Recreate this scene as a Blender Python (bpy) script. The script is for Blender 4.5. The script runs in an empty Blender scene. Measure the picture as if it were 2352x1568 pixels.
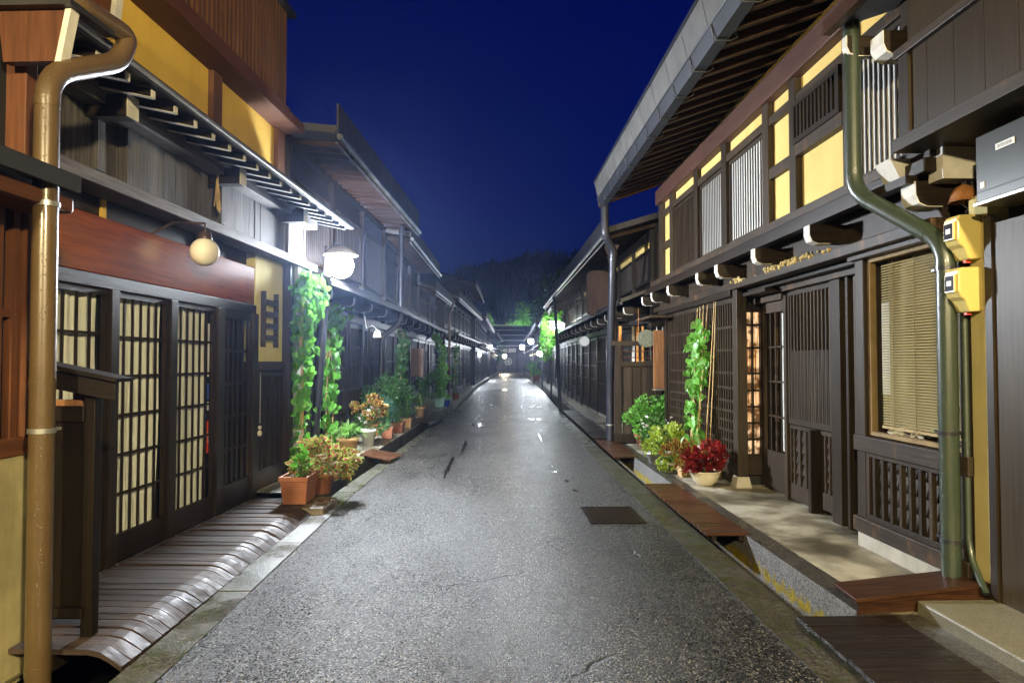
import bpy, math, random
from mathutils import Vector, Matrix
random.seed(7)
R = random.random
def U(a, b): return a + (b - a) * R()
scene = bpy.context.scene
# ------------------------------------------------------------------ camera
F_PX = 1568.0                      # focal length in units of a 2352-wide frame
YAW = math.atan(44 / F_PX); PITCH = math.atan(46 / F_PX); EYE = 1.5
cam_d = bpy.data.cameras.new('camera'); cam = bpy.data.objects.new('camera', cam_d)
scene.collection.objects.link(cam); scene.camera = cam
cam.location = (0, 0, EYE); cam.rotation_euler = (math.pi / 2 + PITCH, 0, -YAW)
cam_d.sensor_width = 36; cam_d.lens = 36 * F_PX / 2352; cam_d.clip_start = .05; cam_d.clip_end = 2000
# ------------------------------------------------------------------ night sky
world = bpy.data.worlds.new('World'); scene.world = world; world.use_nodes = True
wn = world.node_tree; wn.nodes.clear()
wo = wn.nodes.new('ShaderNodeOutputWorld'); wb = wn.nodes.new('ShaderNodeBackground')
wt = wn.nodes.new('ShaderNodeTexCoord'); ws = wn.nodes.new('ShaderNodeSeparateXYZ'); wr = wn.nodes.new('ShaderNodeValToRGB')
wn.links.new(wt.outputs['Generated'], ws.inputs[0]); wn.links.new(ws.outputs['Z'], wr.inputs[0])
wn.links.new(wr.outputs[0], wb.inputs[0]); wn.links.new(wb.outputs[0], wo.inputs[0])
e = wr.color_ramp.elements
e[0].position = 0.0; e[0].color = (.0022, .016, .075, 1)
e[1].position = .62; e[1].color = (.0006, .0012, .062, 1)
m_ = e.new(.22); m_.color = (.0007, .0062, .090, 1)
wb.inputs[1].default_value = 1.0
scene.view_settings.view_transform = 'Standard'; scene.view_settings.look = 'None'
scene.view_settings.exposure = 0.0; scene.view_settings.gamma = 1.0
scene.cycles.max_bounces = 6; scene.cycles.diffuse_bounces = 3; scene.cycles.glossy_bounces = 3
scene.cycles.transparent_max_bounces = 8; scene.cycles.sample_clamp_indirect = 4.0
scene.cycles.sample_clamp_direct = 30.0
scene.cycles.use_denoising = True; scene.cycles.caustics_reflective = False; scene.cycles.caustics_refractive = False

# ------------------------------------------------------------------ frames and helpers
class Frame:
    def __init__(s, a=0, ox=0, oy=0): s.a, s.ox, s.oy = a, ox, oy; s.c, s.s = math.cos(a), math.sin(a)
    def w(s, u, v, z=0): return (s.ox + s.c * u + s.s * v, s.oy - s.s * u + s.c * v, z)
    def inv(s, x, y): x -= s.ox; y -= s.oy; return (s.c * x - s.s * y, s.s * x + s.c * y)
W = Frame()
LA = math.atan(103 / F_PX)
L = Frame(LA)
class MB:
    def __init__(s): s.v = []; s.f = []; s.var = []; s.edge = []; s.sm = []
    def add(s, vs, fs, var=None, edge=None, smooth=False):
        n = len(s.v); s.v += [tuple(p) for p in vs]; s.f += [tuple(i + n for i in f) for f in fs]
        k = R() if var is None else var
        s.var += [k] * len(fs); s.edge += (edge if edge else [0.0] * len(vs)); s.sm += [smooth] * len(fs)
        return s
    def box(s, u0, u1, v0, v1, z0, z1, var=None):
        P = [(u, v, z) for z in (z0, z1) for v in (v0, v1) for u in (u0, u1)]
        return s.add(P, [(0, 2, 3, 1), (4, 5, 7, 6), (0, 1, 5, 4), (2, 6, 7, 3), (0, 4, 6, 2), (1, 3, 7, 5)], var)
    def hexa(s, bot, top, var=None):          # four bottom and four top corners, same winding
        return s.add(list(bot) + list(top), [(3, 2, 1, 0), (4, 5, 6, 7), (0, 1, 5, 4), (1, 2, 6, 5), (2, 3, 7, 6), (3, 0, 4, 7)], var)
    def bar(s, p, q, w, h, var=None):         # w sideways, h upward
        p, q = Vector(p), Vector(q); d = (q - p).normalized()
        x = d.cross(Vector((0, 0, 1)))
        x = x.normalized() if x.length > 1e-4 else Vector((1, 0, 0)); y = x.cross(d)
        c = [(-w / 2, -h / 2), (w / 2, -h / 2), (w / 2, h / 2), (-w / 2, h / 2)]
        return s.hexa([p + x * a + y * b for a, b in c], [q + x * a + y * b for a, b in c], var)
    def tube(s, pts, r, n=12, caps=True, var=None):
        pts = [Vector(p) for p in pts]; rs = r if isinstance(r, (list, tuple)) else [r] * len(pts)
        up = None; rings = []
        for i, p in enumerate(pts):
            d = (pts[min(i + 1, len(pts) - 1)] - pts[max(i - 1, 0)]).normalized()
            if up is None: up = d.orthogonal().normalized()
            up = (up - d * up.dot(d)).normalized(); b = d.cross(up)
            rings.append([p + (up * math.cos(t) + b * math.sin(t)) * rs[i] for t in [2 * math.pi * k / n for k in range(n)]])
        vs = [q for r_ in rings for q in r_]; fs = []
        for i in range(len(pts) - 1):
            for k in range(n): a = i * n + k; b = i * n + (k + 1) % n; fs.append((a, b, b + n, a + n))
        s.add(vs, fs, var, None, True)
        if caps: s.add(rings[0], [tuple(range(n))[::-1]], var); s.add(rings[-1], [tuple(range(n))], var)
        return s
    def lathe(s, prof, cx, cy, n=24, var=None):   # prof: (radius, z)
        vs = [(cx + r * math.cos(2 * math.pi * k / n), cy + r * math.sin(2 * math.pi * k / n), z) for r, z in prof for k in range(n)]
        fs = [(i * n + k, i * n + (k + 1) % n, (i + 1) * n + (k + 1) % n, (i + 1) * n + k) for i in range(len(prof) - 1) for k in range(n)]
        return s.add(vs, fs, var, None, True)
    def sphere(s, c, r, n=16, m=10, sz=1.0):
        return s.lathe([(max(r * math.sin(math.pi * i / m), 1e-4), c[2] - r * sz * math.cos(math.pi * i / m)) for i in range(m + 1)], c[0], c[1], n)
    def grid(s, fn, nu, nv, smooth=True, var=None):
        vs = [fn(i / nu, j / nv) for j in range(nv + 1) for i in range(nu + 1)]
        fs = [(j * (nu + 1) + i, j * (nu + 1) + i + 1, (j + 1) * (nu + 1) + i + 1, (j + 1) * (nu + 1) + i) for j in range(nv) for i in range(nu)]
        return s.add(vs, fs, var, None, smooth)
def mesh_of(mb, name, mat, base=(0, 0, 0)):
    me = bpy.data.meshes.new(name)
    bx, by, bz = base
    me.from_pydata([(p[0] - bx, p[1] - by, p[2] - bz) for p in mb.v], [], mb.f)
    me.polygons.foreach_set('use_smooth', mb.sm)
    a = me.attributes.new('var', 'FLOAT', 'FACE'); a.data.foreach_set('value', mb.var)
    a = me.attributes.new('edge', 'FLOAT', 'POINT'); a.data.foreach_set('value', mb.edge)
    if isinstance(mat, (list, tuple)):
        for m in mat: me.materials.append(m)
    else: me.materials.append(mat)
    me.update(); return me
def tag(o, label=None, cat=None, group=None, kind=None):
    if label: o['label'] = label
    if cat: o['category'] = cat
    if group: o['group'] = group
    if kind: o['kind'] = kind
    return o
class Thing:
    def __init__(s, name, label, cat, fr=W, base=(0, 0, 0), group=None):
        s.fr, s.base = fr, base
        o = bpy.data.objects.new(name, None); scene.collection.objects.link(o)
        o.empty_display_size = .2; o.location = fr.w(*base); o.rotation_euler = (0, 0, -fr.a)
        s.root = tag(o, label, cat, group)
    def part(s, name, mb, mat, parent=None, label=None, bevel=0):
        if isinstance(mb, MB): me = mesh_of(mb, name, mat, s.base)
        else: me = mb
        o = bpy.data.objects.new(name, me); scene.collection.objects.link(o); o.parent = parent or s.root
        if label: o['label'] = label
        if bevel: add_bevel(o, bevel)
        return o
def add_bevel(o, w):
    m = o.modifiers.new('bevel', 'BEVEL'); m.width = w; m.segments = 2; m.limit_method = 'ANGLE'; m.angle_limit = math.radians(40)
def solo(name, mb, mat, label, cat, fr=W, base=(0, 0, 0), group=None, bevel=0, kind=None):
    o = bpy.data.objects.new(name, mesh_of(mb, name, mat, base)); scene.collection.objects.link(o)
    o.location = fr.w(*base); o.rotation_euler = (0, 0, -fr.a)
    if bevel: add_bevel(o, bevel)
    return tag(o, label, cat, group, kind)
def struct(name, mb, mat, fr=W):
    return solo(name, mb, mat, None, None, fr, kind='structure')

# ------------------------------------------------------------------ materials
def newmat(name):
    m = bpy.data.materials.new(name); m.use_nodes = True; nt = m.node_tree
    b = nt.nodes['Principled BSDF']; return m, nt, b
def nd(nt, t, **k):
    n = nt.nodes.new(t)
    for a, v in k.items(): setattr(n, a, v)
    return n
def coords(nt, sc=(1, 1, 1)):
    t = nd(nt, 'ShaderNodeTexCoord'); m = nd(nt, 'ShaderNodeMapping'); m.inputs['Scale'].default_value = sc
    nt.links.new(t.outputs['Object'], m.inputs[0]); return m.outputs[0]
def noise(nt, vec, s, d=4, r=.55):
    n = nd(nt, 'ShaderNodeTexNoise'); n.inputs['Scale'].default_value = s; n.inputs['Detail'].default_value = d; n.inputs['Roughness'].default_value = r
    nt.links.new(vec, n.inputs['Vector']); return n.outputs['Fac']
def ramp(nt, fac, stops):
    r = nd(nt, 'ShaderNodeValToRGB'); el = r.color_ramp.elements
    while len(el) < len(stops): el.new(.5)
    for q, (p, c) in zip(el, stops): q.position = p; q.color = (*c, 1) if len(c) == 3 else c
    nt.links.new(fac, r.inputs[0]); return r.outputs[0]
def mth(nt, op, a, b=None):
    n = nd(nt, 'ShaderNodeMath', operation=op)
    for i, x in enumerate((a, b)):
        if x is None: continue
        if isinstance(x, (int, float)): n.inputs[i].default_value = x
        else: nt.links.new(x, n.inputs[i])
    return n.outputs[0]
def mixc(nt, fac, a, b, mode='MIX'):
    n = nd(nt, 'ShaderNodeMix', data_type='RGBA', blend_type=mode)
    for s_, x in ((n.inputs[0], fac), (n.inputs[6], a), (n.inputs[7], b)):
        if isinstance(x, (int, float)): s_.default_value = x
        elif isinstance(x, tuple): s_.default_value = (*x, 1)
        else: nt.links.new(x, s_)
    return n.outputs[2]
def attr(nt, name):
    n = nd(nt, 'ShaderNodeAttribute', attribute_name=name); return n.outputs['Fac']
def bump(nt, b, h, strength=.3, dist=.01):
    n = nd(nt, 'ShaderNodeBump'); n.inputs['Strength'].default_value = strength; n.inputs['Distance'].default_value = dist
    nt.links.new(h, n.inputs['Height']); nt.links.new(n.outputs[0], b.inputs['Normal']); return n
def wood(name, c0, c1, grain='z', rough=.5, var=.35, bs=.25, wet=None, stain=None):
    m, nt, b = newmat(name)
    sc = {'u': (1.3, 28, 28), 'v': (28, 1.3, 28), 'z': (28, 28, 1.3)}[grain]
    v = coords(nt, sc); g = noise(nt, v, 1.6, 6, .65)
    col = ramp(nt, g, [(.3, c0), (.7, c1)])
    big = noise(nt, coords(nt), 1.7, 3)
    k = mth(nt, 'ADD', mth(nt, 'MULTIPLY', attr(nt, 'var'), var), mth(nt, 'MULTIPLY', big, .7))
    k = mth(nt, 'ADD', k, .65 - var / 2)
    col = mixc(nt, 1.0, col, mixc(nt, 0.0, nd_comb(nt, k), (1, 1, 1)), 'MULTIPLY')
    if stain:
        s_ = ramp(nt, noise(nt, coords(nt, (1, 1, .35)), 5.5, 5, .7), [(.56, (0, 0, 0)), (.68, (1, 1, 1))])
        col = mixc(nt, s_, col, stain)
    nt.links.new(col, b.inputs['Base Color'])
    if wet is None: b.inputs['Roughness'].default_value = rough
    else:
        r_ = ramp(nt, noise(nt, v, .6, 3), [(.35, (wet,) * 3), (.65, (rough,) * 3)]); nt.links.new(r_, b.inputs['Roughness'])
    b.inputs['Specular IOR Level'].default_value = .3 if wet is not None else .22
    bump(nt, b, g, bs, .006)
    return m
def nd_comb(nt, k):
    n = nd(nt, 'ShaderNodeCombineColor')
    for i in range(3): nt.links.new(k, n.inputs[i])
    return n.outputs[0]
def plaster(name, c0, c1, rough=.85, scale=3, stain=None):
    m, nt, b = newmat(name); v = coords(nt)
    n1 = noise(nt, v, scale, 5, .6); col = ramp(nt, n1, [(.3, c0), (.7, c1)])
    if stain:
        s_ = ramp(nt, noise(nt, coords(nt, (3, 3, .7)), 1.3, 4), [(.52, (0, 0, 0)), (.75, (1, 1, 1))])
        col = mixc(nt, s_, col, stain)
    nt.links.new(col, b.inputs['Base Color']); b.inputs['Roughness'].default_value = rough
    bump(nt, b, noise(nt, v, 90, 3), .15, .004); return m
def metal(name, c, rough=.35, met=0.0, drops=False, c2=None):
    m, nt, b = newmat(name); v = coords(nt)
    col = ramp(nt, noise(nt, v, 4, 4), [(.35, c), (.7, c2 or tuple(x * .7 for x in c))]); nt.links.new(col, b.inputs['Base Color'])
    b.inputs['Metallic'].default_value = met; b.inputs['Roughness'].default_value = rough
    if drops:
        vo = nd(nt, 'ShaderNodeTexVoronoi'); vo.inputs['Scale'].default_value = 75; nt.links.new(v, vo.inputs['Vector'])
        h = ramp(nt, vo.outputs['Distance'], [(.0, (1, 1, 1)), (.28, (0, 0, 0))]); bump(nt, b, h, .5, .004)
        b.inputs['Coat Weight'].default_value = .6; b.inputs['Coat Roughness'].default_value = .08
    return m
def flat(name, c, rough=.6, emit=0, met=0):
    m, nt, b = newmat(name); b.inputs['Base Color'].default_value = (*c, 1); b.inputs['Roughness'].default_value = rough; b.inputs['Metallic'].default_value = met
    if emit: b.inputs['Emission Color'].default_value = (*c, 1); b.inputs['Emission Strength'].default_value = emit
    return m
def emitter(name, c, s):
    m = bpy.data.materials.new(name); m.use_nodes = True; nt = m.node_tree; nt.nodes.clear()
    o = nd(nt, 'ShaderNodeOutputMaterial'); e_ = nd(nt, 'ShaderNodeEmission'); e_.inputs[0].default_value = (*c, 1); e_.inputs[1].default_value = s
    nt.links.new(e_.outputs[0], o.inputs[0]); return m
def leafmat(name, inner, outer, e0=.5, e1=.8, trans=.35, dark=None, rough=.4):
    m, nt, b = newmat(name)
    c_in = ramp(nt, attr(nt, 'var'), [(0, dark or tuple(x * .55 for x in inner)), (1, inner)])
    c_out = ramp(nt, attr(nt, 'var'), [(0, tuple(x * .6 for x in outer)), (1, outer)])
    f = ramp(nt, attr(nt, 'edge'), [(e0, (0, 0, 0)), (e1, (1, 1, 1))])
    col = mixc(nt, f, c_in, c_out); nt.links.new(col, b.inputs['Base Color']); b.inputs['Roughness'].default_value = rough
    tr = nd(nt, 'ShaderNodeBsdfTranslucent'); nt.links.new(col, tr.inputs[0])
    mx = nd(nt, 'ShaderNodeMixShader'); mx.inputs[0].default_value = trans
    o = nt.nodes['Material Output']; nt.links.new(b.outputs[0], mx.inputs[1]); nt.links.new(tr.outputs[0], mx.inputs[2]); nt.links.new(mx.outputs[0], o.inputs[0])
    return m
M = {}
# dark stained timber of the merchants' houses
M['dwz'] = wood('dark_timber_upright', (.010, .007, .005), (.030, .021, .014), 'z', .45, .5)
M['dwv'] = wood('dark_timber_along', (.010, .007, .005), (.030, .021, .014), 'v', .45, .5)
M['dwu'] = wood('dark_timber_across', (.010, .007, .005), (.030, .021, .014), 'u', .45, .5)
M['gwz'] = wood('grey_timber_upright', (.018, .0125, .008), (.052, .038, .026), 'z', .5, .6)
M['gwv'] = wood('grey_timber_along', (.020, .014, .009), (.060, .044, .031), 'v', .5, .5, stain=(.11, .058, .026))
M['weather'] = wood('weathered_boards', (.04, .036, .036), (.15, .138, .135), 'z', .75, .5, .5)
M['weatherv'] = wood('weathered_beam', (.060, .052, .05), (.18, .16, .155), 'v', .7, .4, .6)
M['deck'] = wood('wet_deck_boards', (.018, .011, .008), (.066, .045, .036), 'u', .75, .8, .6, wet=.38)
M['cover'] = wood('wet_red_brown_boards', (.030, .012, .006), (.085, .036, .018), 'u', .5, .4, .35, wet=.16)
M['cover_dk'] = wood('wet_black_boards', (.007, .005, .004), (.022, .015, .011), 'u', .5, .4, .35, wet=.16)
M['coverbox'] = wood('gutter_box_timber', (.016, .007, .004), (.06, .026, .013), 'u', .4, .3, .3)
M['brownz'] = wood('brown_painted_timber', (.075, .028, .013), (.14, .055, .025), 'z', .55, .25, .2)
M['brownv'] = wood('brown_painted_rail', (.065, .024, .011), (.12, .047, .021), 'v', .55, .25, .2)
M['batten'] = wood('brown_batten_cladding', (.085, .038, .018), (.15, .070, .034), 'z', .6, .25, .2)
M['signred'] = wood('polished_red_brown_board', (.13, .024, .005), (.27, .06, .012), 'v', .16, .1, .04); M['signred'].node_tree.nodes['Principled BSDF'].inputs['Specular IOR Level'].default_value = .7
M['signtan'] = wood('tan_sign_board', (.13, .058, .024), (.30, .145, .065), 'z', .6, .2, .3)
M['soffit'] = wood('soffit_timber', (.018, .009, .005), (.055, .028, .016), 'u', .6, .4, .3)
M['plum'] = wood('plum_brown_beam', (.050, .022, .016), (.095, .048, .036), 'v', .55, .3, .3)
M['blackwood'] = wood('black_brown_timber', (.004, .0028, .0018), (.012, .008, .005), 'z', .4)
M['blackwoodu'] = wood('black_brown_rail', (.004, .0028, .0018), (.014, .009, .006), 'u', .5, .3, .5)
M['pale'] = plaster('white_paint_end', (.50, .48, .43), (.68, .66, .60), .6, 9)
M['yellow'] = plaster('ochre_plaster', (.66, .42, .06), (.76, .50, .085), .9, 2.2, stain=(.62, .37, .055))
M['yellowR'] = plaster('pale_ochre_plaster', (.62, .45, .14), (.72, .53, .18), .9, 2.5)
M['yellowpale'] = plaster('lamplit_ochre_plaster', (.66, .58, .22), (.76, .68, .30), .9, 2.5)  # ochre made paler: the near lamp's light is put into the colour
M['strip'] = plaster('ochre_wall_strip', (.50, .42, .17), (.62, .53, .23), .9, 3, stain=(.38, .32, .13))
M['oldplaster'] = plaster('stained_foundation_plaster', (.26, .23, .12), (.48, .42, .22), .9, 4, stain=(.20, .17, .08))
M['concrete'] = plaster('pale_concrete', (.30, .28, .23), (.50, .47, .40), .8, 3, stain=(.2, .19, .15))
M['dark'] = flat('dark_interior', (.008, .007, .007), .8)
M['brownpipe'] = metal('brown_enamel_pipe', (.088, .056, .024), .33, 0, True, (.072, .045, .019))
M['greenpipe'] = metal('dark_green_pipe', (.035, .05, .035), .35, 0, True, (.028, .04, .030))
M['darkpipe'] = metal('blue_black_pipe', (.035, .037, .05), .32, .3, True)
M['plumpipe'] = metal('brown_metal_pipe', (.10, .065, .05), .3, .5)
M['gutter'] = metal('grey_metal_gutter', (.032, .035, .044), .45, .2, False, (.022, .024, .03))
M['fascia'] = metal('grey_metal_fascia', (.12, .117, .11), .6, .1, False, (.075, .073, .068))
M['roof'] = metal('dark_sheet_roof', (.045, .043, .045), .45, .4)
M['steel'] = metal('galvanised_band', (.5, .5, .48), .35, .8)
M['meter'] = metal('yellow_meter_enamel', (.60, .48, .16), .28, 0, False, (.54, .43, .14))
M['box'] = metal('dark_grey_control_box', (.026, .030, .026), .3, .1)
M['terra'] = plaster('terracotta', (.26, .092, .042), (.36, .14, .07), .7, 6)
M['tanpot'] = plaster('tan_clay', (.45, .27, .13), (.55, .34, .17), .7, 6)
M['cream'] = plaster('cream_plastic', (.62, .56, .42), (.72, .66, .50), .45, 6)
M['whitepot'] = plaster('white_plastic', (.66, .66, .66), (.76, .76, .76), .45, 6)
M['tealpot'] = plaster('teal_plastic', (.10, .24, .22), (.14, .32, .29), .45, 6)
M['bluepot'] = plaster('blue_plastic', (.03, .05, .30), (.04, .07, .42), .4, 6)
M['soil'] = plaster('potting_soil', (.02, .013, .009), (.06, .04, .03), .9, 40)
M['curtain'] = plaster('cream_curtain', (.78, .78, .72), (.84, .84, .78), .9, 3)
M['paper'] = plaster('white_paper_screen', (.62, .60, .56), (.72, .70, .66), .85, 4)
M['blind'] = plaster('ochre_blind_slat', (.34, .27, .12), (.44, .35, .16), .55, 3)
M['cane'] = plaster('bamboo_cane', (.40, .26, .10), (.58, .42, .19), .6, 8)
M['rust'] = plaster('rusty_iron', (.20, .07, .02), (.38, .16, .04), .8, 18)
M['stoneD'] = plaster('grey_green_disc', (.09, .10, .07), (.20, .21, .16), .7, 30)
M['globe_off'] = flat('opal_glass_globe', (.78, .74, .66), .12)
M['black'] = flat('black_rubber', (.01, .01, .011), .5)
M['white'] = flat('white_paint', (.72, .72, .70), .5)
M['red'] = flat('red_print', (.62, .06, .03), .5)
M['blue'] = flat('blue_print', (.04, .10, .45), .5)
M['shopglow'] = emitter('warm_lit_room', (1.0, .52, .17), 1.1)
def nd_facing(nt):
    n = nd(nt, 'ShaderNodeLayerWeight'); n.inputs[0].default_value = .5; return n.outputs['Facing']
def glassmat():
    m = bpy.data.materials.new('window_glass'); m.use_nodes = True; nt = m.node_tree; nt.nodes.clear()
    o = nd(nt, 'ShaderNodeOutputMaterial'); g = nd(nt, 'ShaderNodeBsdfGlossy'); g.inputs['Roughness'].default_value = .03
    t = nd(nt, 'ShaderNodeBsdfTransparent'); t.inputs[0].default_value = (.93, .95, .94, 1)
    fv = mth(nt, 'ADD', mth(nt, 'MULTIPLY', mth(nt, 'POWER', nd_facing(nt), 5), .9), .045)
    mx = nd(nt, 'ShaderNodeMixShader'); nt.links.new(fv, mx.inputs[0]); nt.links.new(t.outputs[0], mx.inputs[1]); nt.links.new(g.outputs[0], mx.inputs[2])
    nt.links.new(mx.outputs[0], o.inputs[0]); return m
M['glass'] = glassmat()
def roommat():
    m = bpy.data.materials.new('warm_shop_interior'); m.use_nodes = True; nt = m.node_tree; nt.nodes.clear()
    v = coords(nt, (90, 90, 2)); a = noise(nt, v, 1.0, 2); c = ramp(nt, a, [(.32, (.12, .03, .008)), (.45, (.75, .33, .09)), (.56, (1.0, .72, .42)), (.72, (.45, .18, .05))])
    z = noise(nt, coords(nt, (7, 7, 7)), 1.0, 3); k = ramp(nt, z, [(.42, (.15, .12, .1)), (.55, (1, 1, 1))]); col = mixc(nt, 1.0, c, k, 'MULTIPLY')
    o = nd(nt, 'ShaderNodeOutputMaterial'); e_ = nd(nt, 'ShaderNodeEmission'); nt.links.new(col, e_.inputs[0]); e_.inputs[1].default_value = 1.3; nt.links.new(e_.outputs[0], o.inputs[0]); return m
M['room'] = roommat()
def asphalt():
    m, nt, b = newmat('wet_asphalt'); v = coords(nt)
    vo = nd(nt, 'ShaderNodeTexVoronoi'); vo.inputs['Scale'].default_value = 118; nt.links.new(v, vo.inputs['Vector'])
    sp = nd(nt, 'ShaderNodeSeparateColor'); nt.links.new(vo.outputs['Color'], sp.inputs[0])
    stone = ramp(nt, sp.outputs[0], [(0, (.003, .003, .003)), (.5, (.009, .0085, .007)), (.72, (.032, .030, .026)), (.88, (.10, .095, .08)), (1, (.40, .37, .32))])  # aggregate colours; the brightest stones also paint in the wet glitter
    big = noise(nt, coords(nt, (1.5, .6, 1)), 1.1, 6, .65)
    wetm = ramp(nt, big, [(.3, (.5,) * 3), (.7, (1.0,) * 3)])
    col = mixc(nt, 1.0, stone, wetm, 'MULTIPLY')
    # cracks
    nv = nd(nt, 'ShaderNodeTexNoise'); nv.inputs['Scale'].default_value = 5; nt.links.new(v, nv.inputs['Vector'])
    mv = nd(nt, 'ShaderNodeMix', data_type='VECTOR'); mv.inputs[0].default_value = .12; nt.links.new(v, mv.inputs[4]); nt.links.new(nv.outputs['Color'], mv.inputs[5])
    vc = nd(nt, 'ShaderNodeTexVoronoi', feature='DISTANCE_TO_EDGE'); vc.inputs['Scale'].default_value = 1.15; nt.links.new(mv.outputs[1], vc.inputs['Vector'])
    cm = mth(nt, 'MULTIPLY', ramp(nt, vc.outputs['Distance'], [(.0, (1, 1, 1)), (.012, (0, 0, 0))]), ramp(nt, noise(nt, v, .8, 2), [(.52, (0, 0, 0)), (.6, (1, 1, 1))]))
    col = mixc(nt, cm, col, (.004, .004, .004))
    trk = ramp(nt, noise(nt, coords(nt, (1.6, .10, 1)), 1.3, 3), [(.40, (.62,) * 3), (.60, (1.12,) * 3)]); col = mixc(nt, 1.0, col, trk, 'MULTIPLY')
    nt.links.new(col, b.inputs['Base Color'])
    b.inputs['Specular IOR Level'].default_value = .42
    rr = ramp(nt, mth(nt, 'ADD', mth(nt, 'MULTIPLY', big, .6), mth(nt, 'MULTIPLY', sp.outputs[1], .4)), [(.25, (.12,) * 3), (.75, (.62,) * 3)]); nt.links.new(rr, b.inputs['Roughness'])
    h = mth(nt, 'SUBTRACT', mth(nt, 'MULTIPLY', vo.outputs['Distance'], -1.0), mth(nt, 'MULTIPLY', cm, 2.0))
    h = mth(nt, 'ADD', h, mth(nt, 'MULTIPLY', noise(nt, v, 7, 4), .8))
    bump(nt, b, h, .8, .007); return m
def stonemat(name, c0, c1, moss=None, scale=60, rough0=.25, rough1=.5, mz=None, bs=.5):
    m, nt, b = newmat(name); v = coords(nt)
    vo = nd(nt, 'ShaderNodeTexVoronoi'); vo.inputs['Scale'].default_value = scale; nt.links.new(v, vo.inputs['Vector'])
    sp = nd(nt, 'ShaderNodeSeparateColor'); nt.links.new(vo.outputs['Color'], sp.inputs[0])
    col = ramp(nt, mth(nt, 'ADD', mth(nt, 'MULTIPLY', sp.outputs[0], .6), mth(nt, 'MULTIPLY', noise(nt, v, 3, 5), .4)), [(.25, c0), (.75, c1)])
    if moss:
        n_ = noise(nt, coords(nt, (1, 1, 1)), 9, 5, .7)
        if mz:
            t = nd(nt, 'ShaderNodeTexCoord'); sx = nd(nt, 'ShaderNodeSeparateXYZ'); nt.links.new(t.outputs['Object'], sx.inputs[0])
            zf = ramp(nt, mth(nt, 'ADD', sx.outputs['Z'], 1.0), [(1 + mz[0], (1, 1, 1)), (1 + mz[1], (0, 0, 0))]) if False else None
            k = mth(nt, 'DIVIDE', mth(nt, 'SUBTRACT', sx.outputs['Z'], mz[0]), mz[1] - mz[0])
            k = mth(nt, 'SUBTRACT', 1.0, mth(nt, 'ABSOLUTE', k))
            n_ = mth(nt, 'ADD', n_, mth(nt, 'MULTIPLY', k, .35)); n_ = mth(nt, 'SUBTRACT', n_, .2)
        f = ramp(nt, n_, [(.50, (0, 0, 0)), (.60, (1, 1, 1))])
        mo = ramp(nt, noise(nt, v, 30, 3), [(.3, tuple(x * .4 for x in moss)), (.7, moss)])
        col = mixc(nt, f, col, mo)
    nt.links.new(col, b.inputs['Base Color'])
    nt.links.new(ramp(nt, noise(nt, v, 2.2, 4), [(.35, (rough0,) * 3), (.65, (rough1,) * 3)]), b.inputs['Roughness'])
    bump(nt, b, mth(nt, 'ADD', mth(nt, 'MULTIPLY', vo.outputs['Distance'], -.6), noise(nt, v, 25, 4)), bs, .006); return m
M['asphalt'] = asphalt()
M['kerb'] = stonemat('wet_kerb_stone', (.030, .030, .024), (.11, .105, .085), (.05, .065, .015), 70, .18, .45)
M['kerbR'] = stonemat('wet_dark_kerb_stone', (.018, .016, .012), (.065, .058, .042), (.04, .05, .012), 70, .25, .5)
M['drainwall'] = stonemat('mossy_drain_wall', (.06, .06, .058), (.21, .20, .19), (.30, .22, .008), 90, .5, .7, (-.16, -.04))
M['drainwallL'] = stonemat('green_mossy_drain_wall', (.035, .035, .03), (.13, .125, .11), (.05, .11, .012), 80, .4, .7, (-.2, 0.02))
M['wetband'] = stonemat('dark_wet_stone_edge', (.016, .015, .013), (.075, .068, .055), None, 80, .2, .5)
M['slab'] = stonemat('worn_stone_slab', (.11, .10, .07), (.19, .18, .13), None, 220, .35, .6, bs=.15)
M['rock'] = stonemat('rough_brown_stone', (.06, .045, .025), (.20, .16, .10), None, 20, .2, .5)
def pavement():
    m, nt, b = newmat('stained_pavement'); v = coords(nt)
    f = noise(nt, v, 1.6, 6, .6)
    col = ramp(nt, f, [(.36, (.07, .062, .04)), (.48, (.17, .15, .105)), (.60, (.36, .33, .25))])
    vc = nd(nt, 'ShaderNodeTexVoronoi', feature='DISTANCE_TO_EDGE'); vc.inputs['Scale'].default_value = 1.1
    nv = nd(nt, 'ShaderNodeTexNoise'); nv.inputs['Scale'].default_value = 4; nt.links.new(v, nv.inputs['Vector'])
    mv = nd(nt, 'ShaderNodeMix', data_type='VECTOR'); mv.inputs[0].default_value = .12; nt.links.new(v, mv.inputs[4]); nt.links.new(nv.outputs['Color'], mv.inputs[5])
    nt.links.new(mv.outputs[1], vc.inputs['Vector'])
    ck = ramp(nt, vc.outputs['Distance'], [(0, (1, 1, 1)), (.008, (0, 0, 0))])
    col = mixc(nt, ck, col, (.05, .04, .03)); nt.links.new(col, b.inputs['Base Color'])
    nt.links.new(ramp(nt, f, [(.4, (.3,) * 3), (.6, (.75,) * 3)]), b.inputs['Roughness'])
    bump(nt, b, noise(nt, v, 60, 4), .3, .004); return m
M['pave'] = pavement()
M['water'] = flat('shallow_water', (.006, .006, .006), .10)
M['leaf'] = leafmat('heart_leaf_green', (.11, .36, .04), (.14, .42, .05), .2, .9, .4)
M['leafdk'] = leafmat('dark_ivy_green', (.06, .17, .04), (.08, .21, .05), .2, .9, .3)
M['leafbright'] = leafmat('bright_green_leaf', (.16, .46, .07), (.22, .54, .09), .2, .9, .4)
M['leafyel'] = leafmat('yellow_green_leaf', (.30, .46, .05), (.44, .56, .08), .3, .9, .4)
M['grass'] = leafmat('grass_blade_green', (.12, .32, .05), (.24, .48, .09), .2, .9, .4)
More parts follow.
